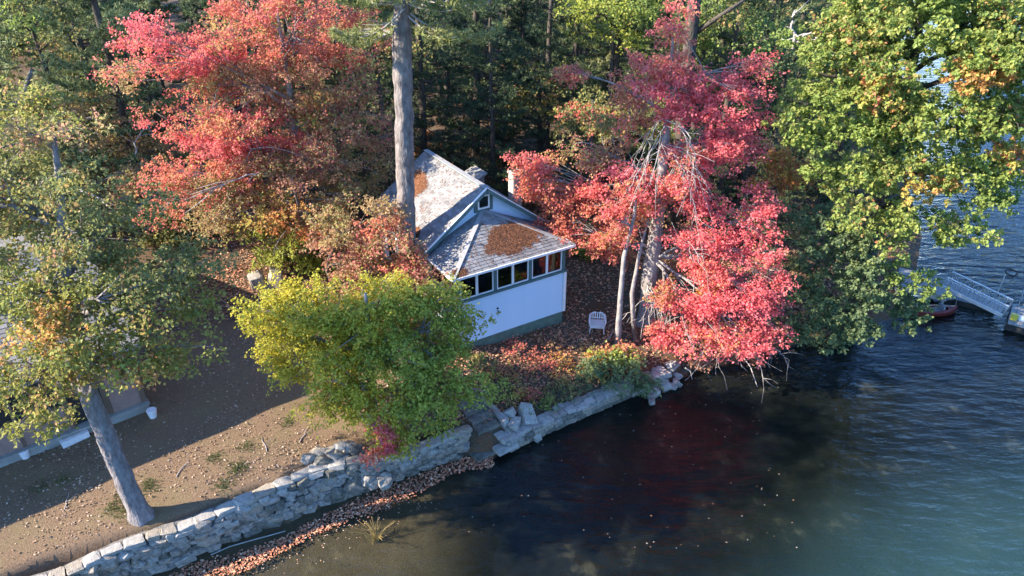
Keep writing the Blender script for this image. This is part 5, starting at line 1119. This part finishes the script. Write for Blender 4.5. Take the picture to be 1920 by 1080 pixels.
# broadleaf trees among the conifers
def woods_tree(px, py, Y, pal, pal2, lb, seed, rx=2.6, leaf=.15):
    c = at(px, py, Y); base = np.array([c[0] + .3, Y + .3, gz(c[0] + .3, Y + .3)]); rr_ = np.random.default_rng(seed)
    bl = [(None, 0, 0, (rx, rx, rx * .55), pal, 1, c)] + [(None, 0, 0, (rx * .55, rx * .55, rx * .4), pal2 if k % 2 else pal, 1, c + rr_.normal(0, 1, 3) * [rx * .6, rx * .5, rx * .45]) for k in range(4)]
    broadleaf('broadleaf_tree', lb, 'tree', 'broadleaf trees in the woods', [(base, .22), (base * .5 + c * .5, .16), (c + [0, 0, rx * .3], .05)], bl, leaf=leaf, per=150, clump=.62, dens=.55, bark='dark_bark', seed=seed, nlimb=7, twigs=1)
woods_tree(1150, 40, 36, 'yellowgreen', 'green', 'yellow green leafy tree at the top just left of the pink maple tip', 101)
woods_tree(1380, 60, 33, 'green', 'olive', 'mid green leafy tree at the top between the pink maple and the big oak', 102)
woods_tree(1010, 150, 36, 'olive', 'oakorange', 'thin olive tree with orange leaves above the cottage chimney', 103, 1.6)
woods_tree(1110, 210, 31, 'olive', 'redorange', 'olive and rust tree behind the left side of the pink maple', 104, 1.8)
woods_tree(60, 60, 33, 'olive', 'green', 'olive leafy tree in the top left corner', 105, 2.4)
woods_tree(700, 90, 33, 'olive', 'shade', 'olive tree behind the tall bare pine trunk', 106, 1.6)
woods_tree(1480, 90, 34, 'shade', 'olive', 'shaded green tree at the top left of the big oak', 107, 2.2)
# dark trunk at the top of the view
tp = np.array([*(at(1300, 90, 30.5)[:2]), 0]); tp[2] = gz(tp[0], tp[1]); t = thing('dark_trunk', 'dark bare trunk rising out of the top edge above the pink maple', 'tree', tp)
b = MB(); e1_ = at(1308, -60, 30.5); b.tube(np.array([[0, 0, -.2], (e1_ - tp) * .5, e1_ - tp, (e1_ - tp) * 1.25]), [.34, .30, .26, .15], 12); b.build('trunk', M['dark_bark'], t, True)
b = MB(); b.tube(np.array([at(1306, 60, 30.5), at(1350, 30, 30.2), at(1410, -10, 30)]) - tp, [.12, .09, .05], 7); b.build('limb', M['dark_bark'], t, True)
cm, bm2 = MB(), MB(); r = np.random.default_rng(53)
for k in range(30):
    a = r.uniform(0, 6.28); bough(cm, bm2, tp + (e1_ - tp) * r.uniform(1.0, 1.3), (math.cos(a), math.sin(a), .1), r.uniform(1.5, 3), r, (.13, .16, .06), 30, 8, .22, .028, .15, o0=tp)
bm2.build('branches', M['dark_bark'], t, True); cm.build('crown', M['needle'], t)
# grey dead limb in the upper right woods
q0 = at(1490, 75, 27.5); t = thing('dead_limb', 'bleached bare limb sticking out at the left edge of the big oak near the top', 'dead limb', q0 - [0, 0, .3])
dead_branches(t, [([q0 - [0, 0, .3], at(1486, 45, 27.5), at(1488, 20, 27.6)], .08), ([q0, at(1520, 62, 27.3), at(1560, 80, 27)], .05), ([q0, at(1530, 75, 27), at(1580, 95, 26.8)], .04)], 'dead_wood', 55)

# ------------------------------------------------------------------ shrubs
def shrub(px, py, z, r3, pal, lb, seed, leaf=.1, per=170, name='shrub', dens=.8, n2=None):
    p = G_(px, py, z); bl = [(None, 0, 0, r3, pal, 1, p + [0, 0, r3[2] * .8])] + [(None, 0, 0, tuple(np.array(r3) * s_), pp, 1, p + np.array(o_)) for o_, s_, pp in (n2 or [])]
    return broadleaf(name, lb, 'shrub', None, [(p, .05), (p + [0, 0, r3[2] * .6], .035), (p + [0, 0, r3[2] * 1.2], .015)], bl, leaf=leaf, per=per, clump=.3, dens=dens, bark='dark_bark', seed=seed, nlimb=5, twigs=1)
shrub(1162, 702, .9, (1.3, .8, .55), 'shade', 'dark green rhododendron with a red and yellow crest beside the shore wall', 111, .11, 170, 'rhododendron', .9, [((-.2, .6, .75), .45, 'yellowgreen'), ((.4, .7, .7), .4, 'green'), ((0, .95, .8), .3, 'redorange'), ((-.7, .5, .5), .4, 'oakorange')])
shrub(1030, 635, 1.2, (.7, .5, .4), 'brick', 'brown leafless looking bush under the right half of the porch wall', 112, .08, 120, dens=.5)
shrub(975, 655, 1.2, (.45, .4, .3), 'redorange', 'orange red low bush near the middle of the porch wall', 113, .08, 120, dens=.7)
shrub(900, 690, 1.1, (.5, .4, .3), 'olive', 'olive low bush at the left end of the slope under the porch', 114, .08, 140)
shrub(955, 735, .9, (.4, .3, .22), 'oakorange', 'golden low bush halfway down the slope to the shore wall', 115, .08, 140)
shrub(1050, 735, .8, (.6, .3, .25), 'olive', 'grey green low bush along the back of the shore wall', 116, .08, 120)
shrub(1005, 755, .8, (.35, .3, .25), 'green', 'dark green low bush behind the pale broken blocks', 117, .08, 120)
shrub(1010, 395, 1.8, (1.3, 1.0, .9), 'brick', 'rust brown bush hugging the far right corner of the cottage', 118, .11, 160, dens=.6)
shrub(870, 310, 2.6, (1.7, 1.0, .7), 'tan', 'tan bush in the shade behind the cottage ridge', 119, .12, 160, dens=.5)
shrub(795, 290, 2.4, (1.0, .8, .9), 'orange', 'orange bush beyond the back of the cottage roof', 120, .12, 160, dens=.6)
shrub(1100, 470, 1.5, (1.2, .9, .8), 'yellowgreen', 'yellow green bush at the right corner of the porch under the maple', 121, .10, 160, dens=.6)
shrub(1285, 665, .8, (.8, .5, .3), 'brick', 'brown brush on the bank under the drooping pink branches', 122, .09, 120, dens=.5)
shrub(1560, 605, .7, (1.3, .8, .5), 'shade', 'dark green brush on the bank under the oak', 123, .11, 150, dens=.7)
shrub(1420, 640, .7, (1.0, .6, .4), 'brick', 'dull brown brush on the bank right of the pink maple', 124, .09, 120, dens=.5)

rq = np.random.default_rng(99)
for k, (px, py, pal, nm) in enumerate([(1010, 690, 'redorange', 'coral low plant in the middle of the slope under the porch'), (1065, 672, 'orange', 'orange low plant just left of the rhododendron crest'), (935, 705, 'oakorange', 'gold low plant by the right edge of the yellow tree'), (1000, 722, 'redorange', 'coral low plant above the pale broken blocks'), (1090, 655, 'tan', 'tan low plant below the white armchair'), (965, 690, 'brick', 'rust low plant under the middle of the porch wall'), (1045, 705, 'tan', 'tan low plant beside the rhododendron left flank'), (930, 760, 'brick', 'rust low plant right above the stone steps'), (1085, 715, 'shade', 'dark low plant on the edge of the shore wall')]):
    shrub(px, py, 1.0, (rq.uniform(.35, .6), rq.uniform(.28, .4), .16), pal, nm, 150 + k, .075, 130, 'low_plant', .8)
# ------------------------------------------------------------------ litter, grass and drift
def ground_scatter(name, n, box, keep, lens, cols, label, cat, seed, flat=.3, zoff=.012, wr_=.7):
    r = np.random.default_rng(seed); P = np.column_stack([r.uniform(box[0], box[1], n), r.uniform(box[2], box[3], n)])
    z, s, q = height(P); k = keep(P, s, q, r); P, z = P[k], z[k]; m = len(P)
    c = np.asarray(cols)[r.integers(len(cols), size=m)] * r.uniform(.6, 1.25, (m, 1)); L = lens * r.uniform(.6, 1.3, m)
    z = np.maximum(z, .004)
    return scatter_blades(name, np.column_stack([P, z + zoff + r.uniform(0, .02, m)]), np.array([0, 0, 1.]), L, L * wr_, c, M['litter'], label, cat, flat, seed)
HC, HS = math.cos(HA), math.sin(HA)
def not_house(P):
    dx, dy = P[:, 0] - hx, P[:, 1] - hy; u_ = HC * dx + HS * dy; v_ = -HS * dx + HC * dy
    return ~((u_ > -.2) & (u_ < 4.8) & (v_ > -.05) & (v_ < 6.5))
ground_scatter('leaf_litter', 150000, (-14, 20, 16, 42), lambda P, s, q, r: (q > .5) & not_house(P) & (vnoise(np.column_stack([P * 1.3, 0 * P[:, 0]]), 2) + r.normal(0, .5, len(P)) > -.35) & ((P[:, 0] > -2.2) | (P[:, 1] > 23)), .115,
               [(.48, .22, .12), (.52, .28, .16), (.40, .17, .10), (.30, .18, .11), (.22, .14, .09), (.58, .34, .2), (.16, .115, .08)], 'orange and brown fallen leaves covering the ground round the cottage', 'fallen leaves', 131)
ground_scatter('leaf_litter', 34000, (-22, -2, 9, 25), lambda P, s, q, r: (q > .6) & (vnoise(np.column_stack([P * .8, 0 * P[:, 0]]), 12) + r.normal(0, .6, len(P)) > .25), .07,
               [(.34, .23, .15), (.40, .29, .20), (.26, .16, .10), (.20, .13, .085), (.46, .36, .27)], 'small pale fallen leaves sprinkled over the brown lawn', 'fallen leaves', 132)
ground_scatter('leaf_drift', 60000, (-13, -.6, 9.5, 19), lambda P, s, q, r: (np.abs(s + .22 - .05 * np.sin(P[:, 0] * 2.1)) < .24 + .22 * r.random(len(P)) * (.6 + .4 * np.sin(P[:, 0] * 1.3))) & (P[:, 1] < 18), .075,
               [(.64, .25, .14), (.68, .33, .18), (.56, .20, .11), (.72, .46, .30), (.40, .17, .09), (.26, .13, .08)], 'salmon pink drift of leaves washed up along the foot of the wall', 'fallen leaves', 133, .25, .03)
r = np.random.default_rng(135)
n = 150; FP = np.array([gp(x, y, 0)[:2] for x, y in zip(r.uniform(880, 1500, n), 700 + r.uniform(0, 1, n) ** 1.5 * 330)]); FP = np.vstack([FP, [gp(332 + t_ * 470 + r.normal(0, 25), 1085 - t_ * 185 + 18 + abs(r.normal(0, 22)), 0)[:2] for t_ in r.random(170)]])
z, s, q = height(FP); FP = FP[s < -.1]; m = len(FP)
scatter_blades('floating_leaves', np.column_stack([FP, np.full(m, .006)]), np.array([0, 0, 1.]), 0.042 * r.uniform(.4, 1.5, m), .03 * r.uniform(.5, 1.2, m), np.array([(.5, .36, .25), (.45, .24, .14), (.55, .48, .40)])[r.integers(3, size=m)], M['litter'], 'pale leaves floating on the dark water', 'floating leaves', .06, 135)
rt = np.random.default_rng(161)
for k, (px, py, lb) in enumerate([(330, 900, 'thin fallen twig on the lawn between the leaning trunk and the grass tufts'), (500, 850, 'thin fallen twig on the lawn near the shadow edge'), (120, 960, 'thin fallen twig near the lower left corner of the lawn'), (560, 830, 'forked fallen twig on the lawn close to the loose rocks')]):
    p0 = gp(px, py, 1.3); a_ = rt.uniform(0, 3.1); pts_ = []
    for q_ in np.linspace(0, 1, 5): xy = p0[:2] + np.array([math.cos(a_), math.sin(a_)]) * q_ * .7 + rt.normal(0, .02, 2); pts_.append([xy[0], xy[1], gz(*xy) + .02])
    pts_ = np.array(pts_); b = MB(); b.tube(pts_ - pts_[0], [.014, .013, .011, .009, .005], 5); b.tube(np.array([pts_[2], pts_[2] + [.12, .14, .03], pts_[2] + [.16, .3, .02]]) - pts_[0], [.009, .007, .004], 4)
    o = b.build('twig', M['dead_wood'], None, label=lb, category='twig'); o.location = tuple(pts_[0])
# green tufts on the lawn
tb2 = MB(); r = np.random.default_rng(141)
for px, py, k in [(448, 880, 60), (420, 910, 40), (465, 840, 30), (245, 962, 50), (232, 940, 30), (275, 915, 30), (405, 862, 30), (120, 905, 25), (70, 920, 25), (285, 920, 20), (540, 795, 30), (215, 955, 30)]:
    c = gp(px, py, 1.3); P = np.column_stack([c[0] + r.normal(0, .16, k * 3), c[1] + r.normal(0, .16, k * 3)]); z = height(P)[0]
    needles(tb2, np.column_stack([P, z]), np.tile([0, 0, 1.], (len(P), 1)), 3, .09, .014, np.tile((.13, .16, .05), (len(P), 1)), r, .5)
tb2.build('grass_tufts', M['needle'], None, kind='stuff', label='small green grass tufts dotting the bare lawn', category='grass')
# sedge standing in the shallows
c = gp(705, 1003, 0); t = thing('sedge_clump', 'sparse golden sedge clump standing in the shallow water below the wall', 'water plant', (c[0], c[1], -.3)); b = MB()
for k in range(34):
    a = r.uniform(0, 6.28); ln = r.uniform(.4, .95); e = np.array([math.cos(a) * ln * .75, math.sin(a) * ln * .55, .3 + ln * .32]); b.tube(np.array([[r.normal(0, .05), r.normal(0, .05), 0], e * .5 + [0, 0, .16], e]), [.006, .005, .003], 3)
b.build('blades', M['sedge'], t)
# ferns and stems of the slope already come from the shrubs; sticks at the far bank
for k, (a, e, lb) in enumerate([((1388, 662), (1420, 725), 'bare grey stick trailing into the water under the pink branches'), ((1285, 690), (1298, 712), 'short bare stick at the end of the shore rubble')]):
    p0, p1 = gp(*a, .5), gp(*e, -.05); b = MB(); b.tube(np.array([p0, (p0 + p1) / 2 + [.05, 0, .12], p1]) - p0, [.025, .02, .01], 6); o = b.build('stick', M['dead_wood'], None, label=lb, category='stick'); o.location = tuple(p0)
